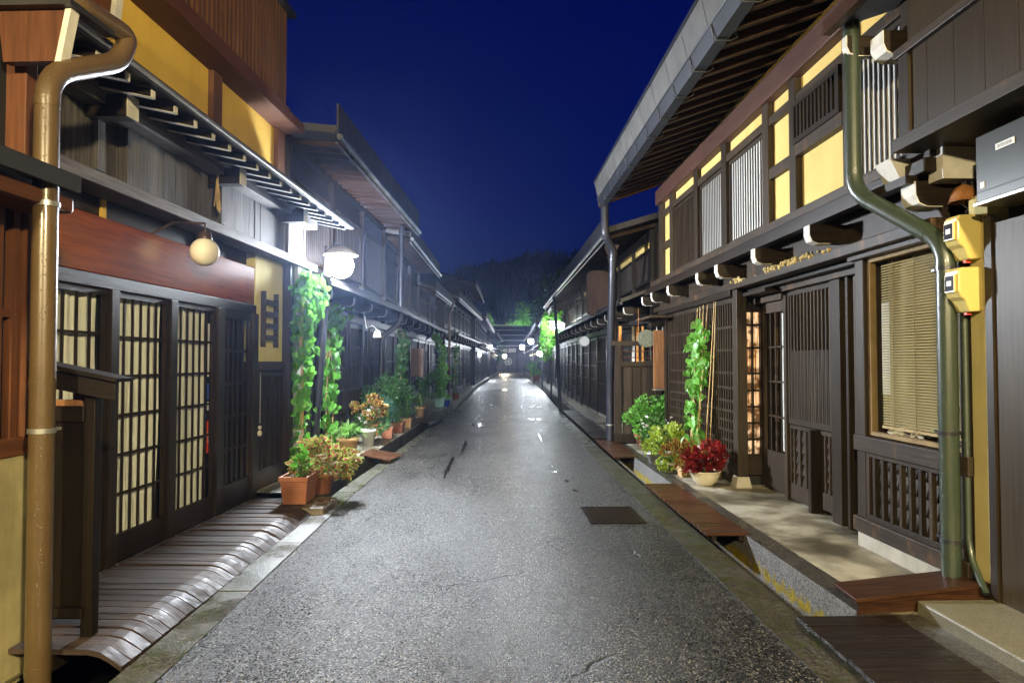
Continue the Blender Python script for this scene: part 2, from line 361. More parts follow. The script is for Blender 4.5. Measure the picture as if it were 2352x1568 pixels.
M['grassyel'] = leafmat('striped_grass_blade', (.22, .30, .05), (.34, .42, .09), .2, .9, .4)
M['coleusred'] = leafmat('crimson_coleus_leaf', (.22, .012, .016), (.30, .03, .02), .55, .95, .3, (.07, .006, .008), .3)
M['coleuspink'] = leafmat('pink_and_yellow_coleus_leaf', (.50, .09, .14), (.34, .56, .09), .50, .84, .35, (.22, .02, .03))
M['coleusyel'] = leafmat('yellow_rimmed_coleus_leaf', (.20, .02, .02), (.45, .48, .06), .66, .98, .35, (.10, .02, .01))
M['cypress'] = leafmat('blue_green_needles', (.06, .18, .14), (.08, .21, .16), .2, .9, .2)
M['petal'] = leafmat('white_petal', (.70, .70, .70), (.75, .75, .75), .2, .9, .3, (.6, .6, .6))
M['bark'] = wood('bark', (.04, .03, .02), (.10, .08, .05), 'z', .8)
M['forest'] = leafmat('forest_green', (.030, .050, .030), (.035, .060, .035), .2, .9, .1)
M['treeteal'] = leafmat('tree_green', (.05, .10, .05), (.06, .13, .06), .2, .9, .3)

# ------------------------------------------------------------------ plants
def leaf_frame(d, n):
    d = Vector(d).normalized(); n = Vector(n); n = (n - d * n.dot(d))
    n = n.normalized() if n.length > 1e-3 else d.orthogonal().normalized()
    return d, n, d.cross(n)
HEART = [(0, 0), (.30, -.16), (.52, .02), (.55, .28), (.42, .55), (.18, .82), (0, 1.08)]
def heart_leaf(mb, p, d, n, s):
    d, n, x = leaf_frame(d, n); p = Vector(p); fold = U(.1, .4)
    def q(a, b, e): return p + x * a * s + d * b * s + n * (abs(a) * fold - .12 * b * b) * s
    right = [q(a, b, 1) for a, b in HEART[1:-1]]; left = [q(-a, b, 1) for a, b in HEART[1:-1]]
    vs = [q(0, 0, 0), q(0, .45, 0), q(0, 1.08, 1)] + right + left; k = len(right)
    fs = [(0, 3, 4, 1), (1, 4, 5), (1, 5, 6), (1, 6, 7, 2), (0, 1, 4 + k, 3 + k), (1, 5 + k, 4 + k), (1, 6 + k, 5 + k), (1, 2, 7 + k, 6 + k)]
    mb.add(vs, fs, None, [0, 0, 1] + [1] * (2 * k))
def oval_leaf(mb, p, d, n, s, w=.28):
    d, n, x = leaf_frame(d, n); p = Vector(p); dr = U(.05, .35)
    def q(a, b): return p + x * a * s + d * b * s + n * (abs(a) * .5 - dr * b * b) * s
    vs = [q(0, 0), q(w, .38), q(w * .75, .7), q(0, 1), q(-w * .75, .7), q(-w, .38), q(0, .5)]
    mb.add(vs, [(0, 1, 6), (1, 2, 6), (2, 3, 6), (3, 4, 6), (4, 5, 6), (5, 0, 6)], None, [1, 1, 1, 1, 1, 1, 0])
def rnd_dir(): 
    while True:
        v = Vector((U(-1, 1), U(-1, 1), U(-1, 1)))
        if .1 < v.length < 1: return v.normalized()
def bush_mb(c, r, n, ls, fn=oval_leaf, up=.3, shell=.5, w=.28):
    mb = MB(); c = Vector(c)
    nc = max(11, n // 40); cl = [(rnd_dir(), U(shell, 1)) for _ in range(nc)]
    for i in range(n):
        cd, cr = random.choice(cl)
        o = (cd * cr + rnd_dir() * .33)
        p = c + Vector((o.x * r[0], o.y * r[1], o.z * r[2]))
        d = (o.normalized() + rnd_dir() * .7 + Vector((0, 0, up))).normalized()
        if fn is oval_leaf: oval_leaf(mb, p, d, rnd_dir() + Vector((0, 0, .8)), ls * U(.6, 1.25), w)
        else: fn(mb, p, d, rnd_dir() + Vector((0, -.8, .6)), ls * U(.6, 1.25))
    return mb
def stems_mb(c, base, r, n, rad=.004):
    mb = MB()
    for i in range(n):
        o = rnd_dir(); e_ = (c[0] + o.x * r[0] * .8, c[1] + o.y * r[1] * .8, c[2] + o.z * r[2] * .8)
        b = (base[0] + U(-.04, .04), base[1] + U(-.04, .04), base[2])
        mid = ((b[0] * 1.3 + e_[0] * .7) / 2, (b[1] * 1.3 + e_[1] * .7) / 2, (b[2] + e_[2]) / 2)
        mb.tube([b, mid, e_], [rad, rad * .8, rad * .4], 5, False)
    return mb
def grass_mb(c, r, h, n, w=.008):
    mb = MB()
    for i in range(n):
        a = U(0, 2 * math.pi); t = U(.15, 1) * r; hh = h * U(.6, 1.1); dx, dy = math.cos(a), math.sin(a)
        x = Vector((-dy, dx, 0)); prev = None; vs = []; ed = []
        for k in range(6):
            q = k / 5; p = Vector((c[0] + dx * (.03 + t * q ** 1.6), c[1] + dy * (.03 + t * q ** 1.6), c[2] + hh * (q * 1.5 - .95 * q * q * (.6 + t / r))))
            ww = w * (1 - q * .9); vs += [p - x * ww, p + x * ww]; ed += [q, q]
        mb.add(vs, [(2 * k, 2 * k + 1, 2 * k + 3, 2 * k + 2) for k in range(5)], None, ed, True)
    return mb
def pot_round(T, c, r, h, mat, taper=.72, rim=.02, bowl=False):
    x, y, z = c
    if bowl: prof = [(.001, z), (r * .5, z), (r * .55, z + h * .08), (r * .8, z + h * .3), (r * .97, z + h * .75), (r, z + h * .9), (r * 1.06, z + h * .92), (r * 1.06, z + h), (r * .93, z + h), (r * .9, z + h * .8), (.001, z + h * .78)]
    else: prof = [(.001, z), (r * taper, z), (r * .96, z + h * .82), (r + rim * .6, z + h * .82), (r + rim * .6, z + h), (r - .01, z + h), (r - .015, z + h * .86), (.001, z + h * .84)]
    T.part('pot', MB().lathe(prof, x, y, 28), mat)
    s_ = MB(); s_.lathe([(r * .9, z + h * .87), (r * .5, z + h * .9), (.001, z + h * .9)], x, y, 16); T.part('soil', s_, M['soil'])
def planter_box(T, c, lx, ly, h, mat):
    x, y, z = c; mb = MB(); a, b = lx / 2, ly / 2; k = .82
    def ring(s_, zz): return [(x - a * s_, y - b * s_, zz), (x + a * s_, y - b * s_, zz), (x + a * s_, y + b * s_, zz), (x - a * s_, y + b * s_, zz)]
    mb.hexa(ring(k, z), ring(.96, z + h * .86)); 
    for q in range(4):   # rim
        pass
    o, i_ = ring(1.05, z + h * .84), ring(.9, z + h * .84); o2, i2 = ring(1.05, z + h), ring(.9, z + h)
    mb.add(o + i_ + o2 + i2, [(0, 1, 9, 8), (1, 2, 10, 9), (2, 3, 11, 10), (3, 0, 8, 11), (8, 9, 13, 12), (9, 10, 14, 13), (10, 11, 15, 14), (11, 8, 12, 15), (4, 12, 13, 5), (5, 13, 14, 6), (6, 14, 15, 7), (7, 15, 12, 4), (0, 4, 5, 1), (1, 5, 6, 2), (2, 6, 7, 3), (3, 7, 4, 0)])
    n = int(lx / .035)
    for q in range(n):   # ribs on the long sides
        xx = x - a * .78 + lx * .78 * (q + .5) / n
        mb.hexa([(xx - .006, y - b * .83 - .004, z + .02), (xx + .006, y - b * .83 - .004, z + .02), (xx + .006, y - b * .8, z + .02), (xx - .006, y - b * .8, z + .02)],
                [(xx - .006, y - b * .955 - .004, z + h * .8), (xx + .006, y - b * .955 - .004, z + h * .8), (xx + .006, y - b * .9, z + h * .8), (xx - .006, y - b * .9, z + h * .8)])
    T.part('pot', mb, mat)
    T.part('soil', MB().grid(lambda p, q: (x + (p - .5) * lx * .89, y + (q - .5) * ly * .89, z + h * .9 + .008 * math.sin(p * 17 + q * 23)), 8, 4), M['soil'])
def potted(label, c, pot, foliage, group=None, cat='potted plant', name='potted_plant'):
    T = Thing(name, label, cat, W, c, group)
    k, r, h, mat = pot[:4]
    if k == 'round': pot_round(T, c, r, h, mat)
    elif k == 'bowl': pot_round(T, c, r, h, mat, bowl=True)
    else: planter_box(T, c, r[0], r[1], h, mat)
    for f in foliage:
        if f[0] == 'bush':
            _, nm, cc, rr, n, ls, mat, w = f
            T.part(nm, bush_mb(cc, rr, n, ls, w=w), mat)
            T.part('stem', stems_mb(cc, (c[0], c[1], c[2] + h * .8), rr, 10), M['grass'])
        elif f[0] == 'grass': T.part('foliage', grass_mb(*f[1:6]), f[6])
        elif f[0] == 'heart': T.part('foliage', bush_mb(f[1], f[2], f[3], f[4], heart_leaf, up=-.2), f[5])
    return T
def vine(label, fr, path, spread, n, ls, mat, outward, canes=None, cat='climbing plant', group=None, name='climbing_vine', stems=4):
    # path: polyline of (u, v, z, half_width); leaves hang tips down, faces turned outward
    T = Thing(name, label, cat, fr, (path[0][0], path[0][1], min(p[2] for p in path)), group)
    mb = MB()
    seg = [(a, b, (Vector(a[:3]) - Vector(b[:3])).length * (a[3] + b[3])) for a, b in zip(path, path[1:])]
    tot = sum(s_[2] for s_ in seg)
    for a, b, w_ in seg:
        for _ in range(int(n * w_ / tot)):
            t = R(); c = Vector(a[:3]).lerp(Vector(b[:3]), t); hw = a[3] * (1 - t) + b[3] * t
            p = c + Vector((U(-1, 1) * spread, U(-1, 1) * hw, U(-.06, .06)))
            nn = Vector(outward) + rnd_dir() * 1.0; dd = Vector((0, 0, -1)) + rnd_dir() * .75 + Vector((0, U(-.5, .5), 0))
            heart_leaf(mb, p, dd, nn, ls * U(.35, 1.25))
    T.part('foliage', mb, mat)
    sm = MB()
    for i in range(stems):
        off = U(-.6, .6); pts = []
        for j, a in enumerate(path): pts.append((a[0] + U(-.015, .015), a[1] + off * a[3] + U(-.02, .02), a[2]))
        fine = []
        for a, b in zip(pts, pts[1:]):
            for q in range(5): fine.append(tuple(Vector(a).lerp(Vector(b), q / 5) + Vector((U(-.012, .012), U(-.012, .012), 0))))
        sm.tube(fine + [pts[-1]], .0045, 5, False)
    T.part('stem', sm, M['cane'])
    if canes:
        cm = MB()
        for p, q in canes: cm.tube([p, tuple((Vector(p) + Vector(q)) / 2 + Vector((.01, .01, 0))), q], .006, 6)
        T.part('cane', cm, M['cane'])
    return T

# ------------------------------------------------------------------ street lamps (those in view, those inferred behind the viewpoint, an unseen one added for the trees)
def blend(poly, v):
    if v <= poly[0][0]: return poly[0][1]
    for (a, x), (b, y) in zip(poly, poly[1:]):
        if v <= b: return x + (y - x) * (v - a) / (b - a)
    return poly[-1][1]
def glow(name, c, s): return emitter(name, c, s)
COOL = (.86, .92, 1.0); WARM = (1.0, .81, .44)
def street_lamp(label, base, top, head, r, mat, polemat, polr=.05, group='street lamps along the lane'):
    T = Thing('street_lamp', label, 'street lamp', W, base, group)
    T.part('pole', MB().tube([base, tuple((Vector(base) + Vector(top)) / 2), top], [polr, polr * .96, polr * .92], 14), polemat)
    T.part('pole_band', MB().tube([tuple(Vector(base).lerp(Vector(top), .72)), tuple(Vector(base).lerp(Vector(top), .735))], polr * 1.12, 14), M['steel'])
    hx, hy, hz = head
    T.part('arm', MB().tube([tuple(Vector(base).lerp(Vector(top), .97)), ((top[0] + hx) / 2, (top[1] + hy) / 2, hz + r + .12), (hx, hy, hz + r + .08), (hx, hy, hz + r)], .016, 8), polemat)
    T.part('shade', MB().lathe([(.001, hz + r * 1.5), (r * .5, hz + r * 1.45), (r * 1.35, hz + r * .82), (r * 1.35, hz + r * .76), (r * .5, hz + r * 1.3), (.001, hz + r * 1.3)], hx, hy, 20), M['whitepot'])  # shade added and widened to keep lamp light off the eaves above
    g = MB(); g.sphere((hx, hy, hz), r, 14, 9); T.part('lit_globe', g, mat)
    return T
M['lampmain'] = glow('main_lamp_glow', COOL, 2500)
M['lampback'] = glow('lamp_glow_behind', WARM, 3300)
M['lampfar'] = glow('far_lamp_glow', (.88, .94, 1.0), 400)
M['lampfarw'] = glow('far_warm_lamp_glow', (1.0, .88, .62), 300)
M['lamptree'] = glow('tree_lamp_glow', (.9, 1.0, .85), 1500)
lampbase = (-2.50, 9.6, .12)
street_lamp('brilliant white lamp on a leaning dark pole beside the heart-leaved vines', lampbase, (-2.30, 9.6, 3.12), (-2.11, 9.5, 2.83), .18, M['lampmain'], M['darkpipe'], .062)
street_lamp('white lamp half hidden in hanging ivy on the right of the lane', (2.28, 26.6, 0), (2.28, 26.6, 3.0), (2.22, 24.9, 2.84), .17, M['lampfar'], M['darkpipe'], .04)
street_lamp('small white lamp just right of the ivy lamp, under an eave end', (2.62, 26.9, 0), (2.62, 26.9, 3.0), (2.56, 25.6, 2.83), .12, M['lampfarw'], M['darkpipe'], .035)
street_lamp('white star-like lamp at left end of the lane, low in front of the dark houses', (-1.05, 45, 0), (-1.05, 45, 2.3), (-.92, 44.8, 1.98), .18, M['lampfar'], M['darkpipe'], .04)
street_lamp('white lamp above the middle of the far lane, left of the gate wheel', (-.45, 60, 0), (-.45, 60, 3.1), (-.29, 59.8, 2.76), .23, M['lampfar'], M['darkpipe'], .04)
street_lamp('yellowish lamp in front of the gate building at the far end', (1.35, 88, 0), (1.35, 88, 2.8), (1.5, 87.6, 2.2), .27, M['lampfarw'], M['darkpipe'], .05)
street_lamp('white lamp second from the right in the far cluster of lamps', (2.85, 62, 0), (2.85, 62, 3.2), (2.65, 61.8, 2.78), .23, M['lampfar'], M['darkpipe'], .04)
street_lamp('highest white lamp of the far cluster, on the right of the lane', (2.75, 46, 0), (2.75, 46, 3.2), (2.55, 45.8, 2.85), .19, M['lampfar'], M['darkpipe'], .04)
street_lamp('low white lamp over the right edge of the far lane', (2.75, 38, 0), (2.75, 38, 2.6), (2.6, 37.8, 1.95), .16, M['lampfar'], M['darkpipe'], .04)
# the lane's lamps go on behind the photographer; these two light the near fronts and throw the shadows seen there
street_lamp('lamp on a tall pole behind the viewpoint on the left side', (-2.3, -3.2, 0), (-2.3, -3.2, 4.3), (-1.85, -3.2, 3.9), .15, M['lampback'], M['darkpipe'], .058)
street_lamp('lamp on a tall pole behind the viewpoint on the right side', (2.4, -2.3, 0), (2.4, -2.3, 4.3), (2.0, -2.3, 3.9), .15, M['lampback'], M['darkpipe'], .058)

# ------------------------------------------------------------------ ground, lane, kerbs, drains, pavements
EL = [(-14, -1.6), (8, -1.57), (11, -1.46), (22, -.98), (40, -.64), (60, .1), (80, .9), (110, 1.3)]
KL = [(v, x - (.21 if v < 10 else .17)) for v, x in EL]
SL = [(-14, -1.98), (9.7, -1.9), (10.7, -1.80), (15, -1.63), (22, -1.30), (40, -.98), (60, -.25), (80, .55), (110, 1.0)]
ER = [(-14, 1.55), (6, 1.55), (10.7, 1.58), (20, 1.76), (40, 2.47), (60, 2.8), (80, 3.1), (110, 3.5)]
KR = [(v, x + .25) for v, x in ER]
SR = [(v, x + .57) for v, x in ER]
VS = [-14, -8, -4, 0, 2, 3, 4, 5, 6, 7, 8, 9, 10, 11, 12, 13, 14, 15, 17, 19, 21, 23, 26, 30, 35, 40, 46, 53, 60, 70, 80, 95, 110]
def strip(a, b, z, v0=-14, v1=110):
    vs = sorted(set([v0, v1] + [v for v in VS if v0 < v < v1])); f = lambda P, v: P if isinstance(P, (int, float)) else blend(P, v)
    mb = MB(); pts = []
    for v in vs: pts += [(f(a, v), v, z), (f(b, v), v, z)]
    return mb.add(pts, [(2 * i, 2 * i + 1, 2 * i + 3, 2 * i + 2) for i in range(len(vs) - 1)], .5)
def wallstrip(a, z0, z1, v0=-14, v1=110, flip=False, jit=0):
    vs = sorted(set([v0, v1] + [v for v in VS if v0 < v < v1])); pts = []
    for v in vs: x = a if isinstance(a, (int, float)) else blend(a, v); pts += [(x, v, z0), (x, v, z1)]
    return MB().add(pts, [(2 * i, 2 * i + 1, 2 * i + 3, 2 * i + 2) for i in range(len(vs) - 1)], .5)
def join(*ms):
    o = MB()
    for m in ms: 
        n = len(o.v); o.v += m.v; o.f += [tuple(i + n for i in f) for f in m.f]; o.var += m.var; o.edge += m.edge; o.sm += m.sm
    return o
M['earth'] = plaster('dark_earth', (.02, .02, .015), (.05, .045, .035), .9, 1)
struct('ground', MB().add([(-900, -300, -.5), (900, -300, -.5), (900, 1200, -.5), (-900, 1200, -.5)], [(0, 1, 2, 3)]), M['earth'])
struct('road', strip(EL, ER, 0), M['asphalt'])
def kerbstones(a, b, z, seg, gap=.008):
    mb = MB(); v = -6
    while v < 60:
        l = seg * U(.8, 1.2); w = min(v + l - gap, 60); dz = U(-.003, .003)
        mb.hexa([(blend(a, v), v, -.45), (blend(b, v), v, -.45), (blend(b, w), w, -.45), (blend(a, w), w, -.45)],
                [(blend(a, v), v, z + dz), (blend(b, v), v, z + dz), (blend(b, w), w, z + dz), (blend(a, w), w, z + dz)]); v += l
    return mb
struct('kerb_left', join(kerbstones(KL, EL, .008, 1.3), strip(KL, EL, .006, 60, 110)), M['kerb'])
struct('kerb_right', join(kerbstones(ER, KR, .008, 1.1), strip(ER, KR, .006, 60, 110)), M['kerbR'])
struct('drain_water_left', strip([(v, x - .8) for v, x in KL], KL, -.40), M['water'])
struct('drain_water_right', strip(KR, [(v, x + .5) for v, x in KR], -.40), M['water'])
struct('drain_wall_left', wallstrip([(v, x) for v, x in SL], -.45, .12, 7.3), M['drainwallL'])
struct('drain_wall_right', wallstrip(SR, -.45, .05), M['drainwall'])
struct('pavement_left', join(strip(-7.5, SL, .12, 7.3), strip(-7.5, -2.35, -.06, -14, 7.3)), M['pave'])
struct('pavement_edge_right', strip(SR, [(v, x + .17) for v, x in SR], .052), M['wetband'])
struct('pavement_right', strip([(v, x + .17) for v, x in SR], 8.5, .05, 3.9, 110), M['pave'])
struct('pavement_right_near', strip([(v, x + .17) for v, x in SR], 8.5, .048, -14, 3.9), M['wetband'])
# raised stone doorstep slab at the right foreground
mb = MB(); mb.hexa([(2.45, 0, .0), (4.6, 0, 0), (4.6, 3.92, 0), (2.45, 3.92, 0)], [(2.45, 0, .125), (4.6, 0, .125), (4.6, 3.92, .125), (2.45, 3.92, .125)])
solo('stone_slab', mb, M['slab'], 'worn pale stone doorstep slab in the right foreground corner', 'doorstep', base=(2.8, 3, 0), bevel=.012)
def puddle(c, rx, ry, n=40, rough=.25):
    rx *= .7
    vs = [(c[0], c[1], .0045)]
    for k in range(n):
        a = 2 * math.pi * k / n; q = 1 + U(-rough, rough); vs.append((c[0] + rx * q * math.cos(a), c[1] + ry * q * math.sin(a), .0045))
    return MB().add(vs, [(0, 1 + k, 1 + (k + 1) % n) for k in range(n)])
pm = join(puddle((-.62, 9.9), .05, .9, rough=.5), puddle((-.50, 12.2), .05, .9, rough=.5), puddle((.93, 13.5), .04, .6, rough=.6), puddle((-.35, 16.2), .25, .5),
          puddle((.1, 23.5), .5, .25), puddle((1.35, 22.5), .3, .22), puddle((.05, 28), .5, .2), puddle((1.5, 30), .4, .3), puddle((.5, 36), .6, .5), puddle((1.1, 17.8), .22, .2), puddle((.93, 8.6), .05, .10, rough=.5), puddle((.86, 9.3), .04, .08, rough=.5), puddle((.96, 7.95), .05, .07, rough=.5))
struct('puddle', pm, M['water'])

# cast iron drain cover in the lane
T = Thing('drain_grate', 'square dark iron cover set in the wet asphalt', 'drain cover', W, (1.165, 6.7, 0))
g = MB(); g.box(.93, 1.40, 6.36, 7.03, -.02, .006, .3)
for i in range(13):
    for j in range(17):
        if (i + j) % 2 == 0: x = .965 + i * .0335; y = 6.40 + j * .0365; g.box(x - .011, x + .011, y - .011, y + .011, .006, .011)
g2 = MB()
for a in ((.905, .93, 6.34, 7.05), (1.40, 1.425, 6.34, 7.05), (.93, 1.40, 6.335, 6.36), (.93, 1.40, 7.03, 7.055)): g2.box(a[0], a[1], a[2], a[3], -.02, .009)
M['iron'] = metal('wet_cast_iron', (.012, .009, .008), .25, .6, False, (.024, .015, .010))
T.part('cover', g, M['iron']); T.part('rim', g2, M['steel'] if False else M['iron'])

def board_cover(label, u0, u1, v0, v1, z, mat, pitch=.095, follow=None, fr=W, tilt=0):
    T = Thing('drain_cover', label, 'drain cover', fr, ((u0 + u1) / 2, (v0 + v1) / 2, z), 'board covers over the roadside drains')
    mb = MB(); n = int((v1 - v0) / pitch)
    for i in range(n):
        a = v0 + (v1 - v0) * i / n; o = (follow(a) if follow else 0); j = U(-.006, .006)
        mb.box(u0 + o + j, u1 + o + j, a, a + (v1 - v0) / n - .007, z - .022, z + U(-.002, .002))
    T.part('boards', mb, mat)
    b = MB()
    for x in (u0 + .05, u1 - .09): b.hexa([(x + (follow(v) if follow else 0) + d, v, z - .07) for v, d in ((v0 + .01, 0), (v0 + .01, .04), (v1 - .01, .04), (v1 - .01, 0))], [(x + (follow(v) if follow else 0) + d, v, z - .024) for v, d in ((v0 + .01, 0), (v0 + .01, .04), (v1 - .01, .04), (v1 - .01, 0))])
    T.part('bearer', b, M['cover_dk'])
board_cover('wet red-brown board cover over the right drain, nearest open gap', 1.79, 2.16, 5.72, 8.05, .062, M['cover'])
board_cover('large black wet board cover in the right foreground', 1.72, 2.28, 2.2, 3.86, .062, M['cover_dk'], .13)
board_cover('short brown board cover beside the dented downpipe', 1.84, 2.22, 10.35, 12.55, .062, M['cover'], follow=lambda v: (v - 10.35) * .02)
board_cover('long shiny board cover running on beyond the downpipe', 1.90, 2.27, 12.9, 20.2, .062, M['cover_dk'], follow=lambda v: (v - 12.9) * .022)
board_cover('dark boards bridging the left drain past the flower pots', -1.72, -1.36, 15.4, 18.8, .14, M['cover_dk'], follow=lambda v: (v - 15.4) * .043)
T = Thing('steel_plate', 'rusty brown steel plate bridging the left drain near the white flower pot', 'drain cover', W, (-1.67, 10.4, .14))
T.part('plate', MB().hexa([(-1.94, 10.05, .135), (-1.5, 10.05, .045), (-1.40, 10.72, .045), (-1.88, 10.72, .135)], [(-1.94, 10.05, .15), (-1.5, 10.05, .06), (-1.40, 10.72, .06), (-1.88, 10.72, .15)]), M['cover'])
# plank deck along the left house, each board bent down to the lane
T = Thing('plank_deck', 'walkway of wet grey planks bent down to the lane along the lattice doors', 'deck', L, (-2.5, 5.2, 0))
mb = MB(); v = 3.30; 
while v < 7.02:
    w_ = U(.085, .115); a, b = v, v + w_ - .014; z = .086 + U(-.007, .007); j = U(-.005, .005); k = U(-.002, .002); ou = -2.03 - .05 * (v - 3.3) + j
    pf = [(-2.93, z), (ou - .17, z + .002), (ou - .11, z - .010), (ou - .06, z - .036), (ou, .014)]
    vs = []; 
    for (u, zz) in pf: vs += [(u, a + k * (u + 2.5), zz), (u, b + k * (u + 2.5), zz), (u, a + k * (u + 2.5), zz - .026), (u, b + k * (u + 2.5), zz - .026)]
    fs = []
    for i in range(4):
        o = i * 4; fs += [(o, o + 4, o + 5, o + 1), (o + 2, o + 3, o + 7, o + 6), (o, o + 2, o + 6, o + 4), (o + 1, o + 5, o + 7, o + 3)]
    fs += [(0, 1, 3, 2), (16, 18, 19, 17)]
    mb.add(vs, fs)
    v += w_
T.part('planks', mb, M['deck'])
b = MB()
for u in (-2.86, -2.45): b.box(u, u + .07, 3.32, 7.0, -.02, .058)
T.part('bearer', b, M['cover_dk'])

# ------------------------------------------------------------------ house-building helpers
def slats(mb, u, th, v0, v1, z0, z1, n, w):
    for i in range(n):
        c = v0 + (v1 - v0) * (i + .5) / n; mb.box(u, u + th, c - w / 2, c + w / 2, z0, z1)
    return mb
def rails(mb, u, th, v0, v1, zs, h):
    for z in zs: mb.box(u, u + th, v0, v1, z - h / 2, z + h / 2)
    return mb
def frame4(mb, u, th, v0, v1, z0, z1, sw, tw, bw):
    mb.box(u, u + th, v0, v0 + sw, z0, z1); mb.box(u, u + th, v1 - sw, v1, z0, z1)
    mb.box(u, u + th, v0 + sw, v1 - sw, z1 - tw, z1); mb.box(u, u + th, v0 + sw, v1 - sw, z0, z0 + bw); return mb
def curtain_mb(u, v0, v1, z0, z1, amp=.012, fold=.09):
    return MB().grid(lambda p, q: (u + amp * math.sin((v0 + (v1 - v0) * p) * 6.28 / fold + math.sin(q * 3 + v0 * 5) * .8) + .006 * math.sin(q * 9 + p * 4), v0 + (v1 - v0) * p, z0 + (z1 - z0) * q), 46, 8)
def bracket(T, u0, u1, v, z0, z1, w, parent=None, tip=None):
    """dark joist end with a rounded, white painted nose"""
    d = 1 if u1 > u0 else -1; r = (z1 - z0) * .45
    pr = [(u0, z1), (u1, z1), (u1, z0 + r), (u1 - d * r * .3, z0 + r * .3), (u1 - d * r, z0), (u0, z0)]
    a = [(p[0], v - w / 2, p[1]) for p in pr]; b = [(p[0], v + w / 2, p[1]) for p in pr]; n = len(pr)
    o = T.part('bracket', MB().add(a + b, [tuple(range(n)), tuple(range(n, 2 * n))[::-1]] + [(i, (i + 1) % n + 0, (i + 1) % n + n, i + n) for i in range(n)]), M['dwu'], parent)
    t = .006; cp = MB()
    q = [(u1 + d * t, z1), (u1 + d * t, z0 + r), (u1 - d * r * .3 + d * t, z0 + r * .3 - t), (u1 - d * r, z0 - t), (u1 - d * (r + .10), z0 - t)]
    i_ = [(u1 + d * .001, z1), (u1 + d * .001, z0 + r), (u1 - d * r * .3, z0 + r * .3 - .001), (u1 - d * r, z0 - .001), (u1 - d * (r + .10), z0 - .001)]
    k = len(q); e = w / 2 + .002
    vs = [(p[0], v - e, p[1]) for p in q] + [(p[0], v + e, p[1]) for p in q] + [(p[0], v - e, p[1]) for p in i_] + [(p[0], v + e, p[1]) for p in i_]
    fs = []
    for i in range(k - 1): fs += [(i, i + 1, k + i + 1, k + i), (i, 2 * k + i, 2 * k + i + 1, i + 1), (k + i, k + i + 1, 3 * k + i + 1, 3 * k + i)]
    T.part('painted_end', cp.add(vs, fs, .5), M['pale'], o)
    return o
def downpipe(label, fr, pts, r, mat, clamps=(), group='downpipes', base=None, name='downpipe', clampmat=None):
    P = []
    for i, p in enumerate(pts):          # round the elbows
        p = Vector(p)
        if 0 < i < len(pts) - 1:
            a, b = Vector(pts[i - 1]), Vector(pts[i + 1]); ra = min(r * 2.4, (p - a).length * .4, (b - p).length * .4)
            p0, p1 = p + (a - p).normalized() * ra, p + (b - p).normalized() * ra
            for k in range(6):
                t = k / 5; P.append(tuple(p0 * (1 - t) ** 2 + p * 2 * t * (1 - t) + p1 * t * t))
        else: P.append(tuple(p))
    base = base or min(pts, key=lambda q: q[2])
    T = Thing(name, label, 'downpipe', fr, base, group)
    T.part('pipe', MB().tube(P, r, 18), mat)
    for a, b in zip(pts, pts[1:]):
        a, b = Vector(a), Vector(b); l = (b - a).length
        if l > .5:
            for q in (r * 2.6, l - r * 2.6) if l < 2 else (r * 2.6, l * .5, l - r * 2.6):
                c = a + (b - a) * (q / l); d = (b - a) / l * .022; T.part('joint', MB().tube([c - d, c + d], r * 1.045, 18), mat)
    for (u, v, z) in clamps:
        c = MB(); c.tube([(u, v, z - .012), (u, v, z + .012)], r * 1.1, 18); c.box(u - .012, u + .012, v, v + r * 2.2, z - .008, z + .008)
        T.part('clamp', c, clampmat or M['steel'])
    return T
def sliding_door(T, u, s, v0, v1, z0, z1, kick, cols, rws, back, mat, mat2, nm='sliding_door', bw=.016, top=.07, curt=None, sw=.03):
    """frame, vertical bars in front, horizontal bars behind; s is the street direction in u"""
    fr_ = MB(); th = .035 * s
    frame4(fr_, u, th, v0, v1, z0, z1, sw, top, kick)
    d = T.part(nm, fr_, mat)
    bars = MB()
    a, b = v0 + sw, v1 - sw
    for i in range(1, cols): c = a + (b - a) * i / cols; bars.box(u + .006 * s, u + .018 * s, c - bw / 2, c + bw / 2, z0 + kick, z1 - top)
    for j in range(1, rws): z = z0 + kick + (z1 - top - z0 - kick) * j / rws; bars.box(u + .000 * s, u + .010 * s, a, b, z - bw * .6, z + bw * .6)
    T.part('bars', bars, mat2, d)
    T.part('glass', MB().add([(u - .004 * s, a, z0 + kick), (u - .004 * s, b, z0 + kick), (u - .004 * s, b, z1 - top), (u - .004 * s, a, z1 - top)], [(0, 1, 2, 3)]), M['glass'], d)
    if back == 'curtain': T.part('curtain', curtain_mb(u - .03 * s, *(curt or (a, b)), z0 + kick * .8, z1 - .02), M['curtain'], d)
    return d

# ================================================================== LEFT: dark timber house with lattice doors (frame L, street at +u)
H = Thing('wooden_house', 'left timber house with four tall lattice doors and an ochre upper wall', 'house', L, (-3.6, 6, 0))
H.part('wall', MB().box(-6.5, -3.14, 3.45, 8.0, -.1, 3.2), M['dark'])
H.part('upper_wall', MB().box(-6.5, -3.32, 3.0, 8.62, 3.25, 4.72), M['yellow'], label='ochre plastered upper wall')
for a, b in ((6.69, 6.88), (8.41, 8.63), (4.6, 4.78)): H.part('post', MB().box(-3.33, -3.26, a, b, 3.25, 4.66), M['batten'], bevel=.006)
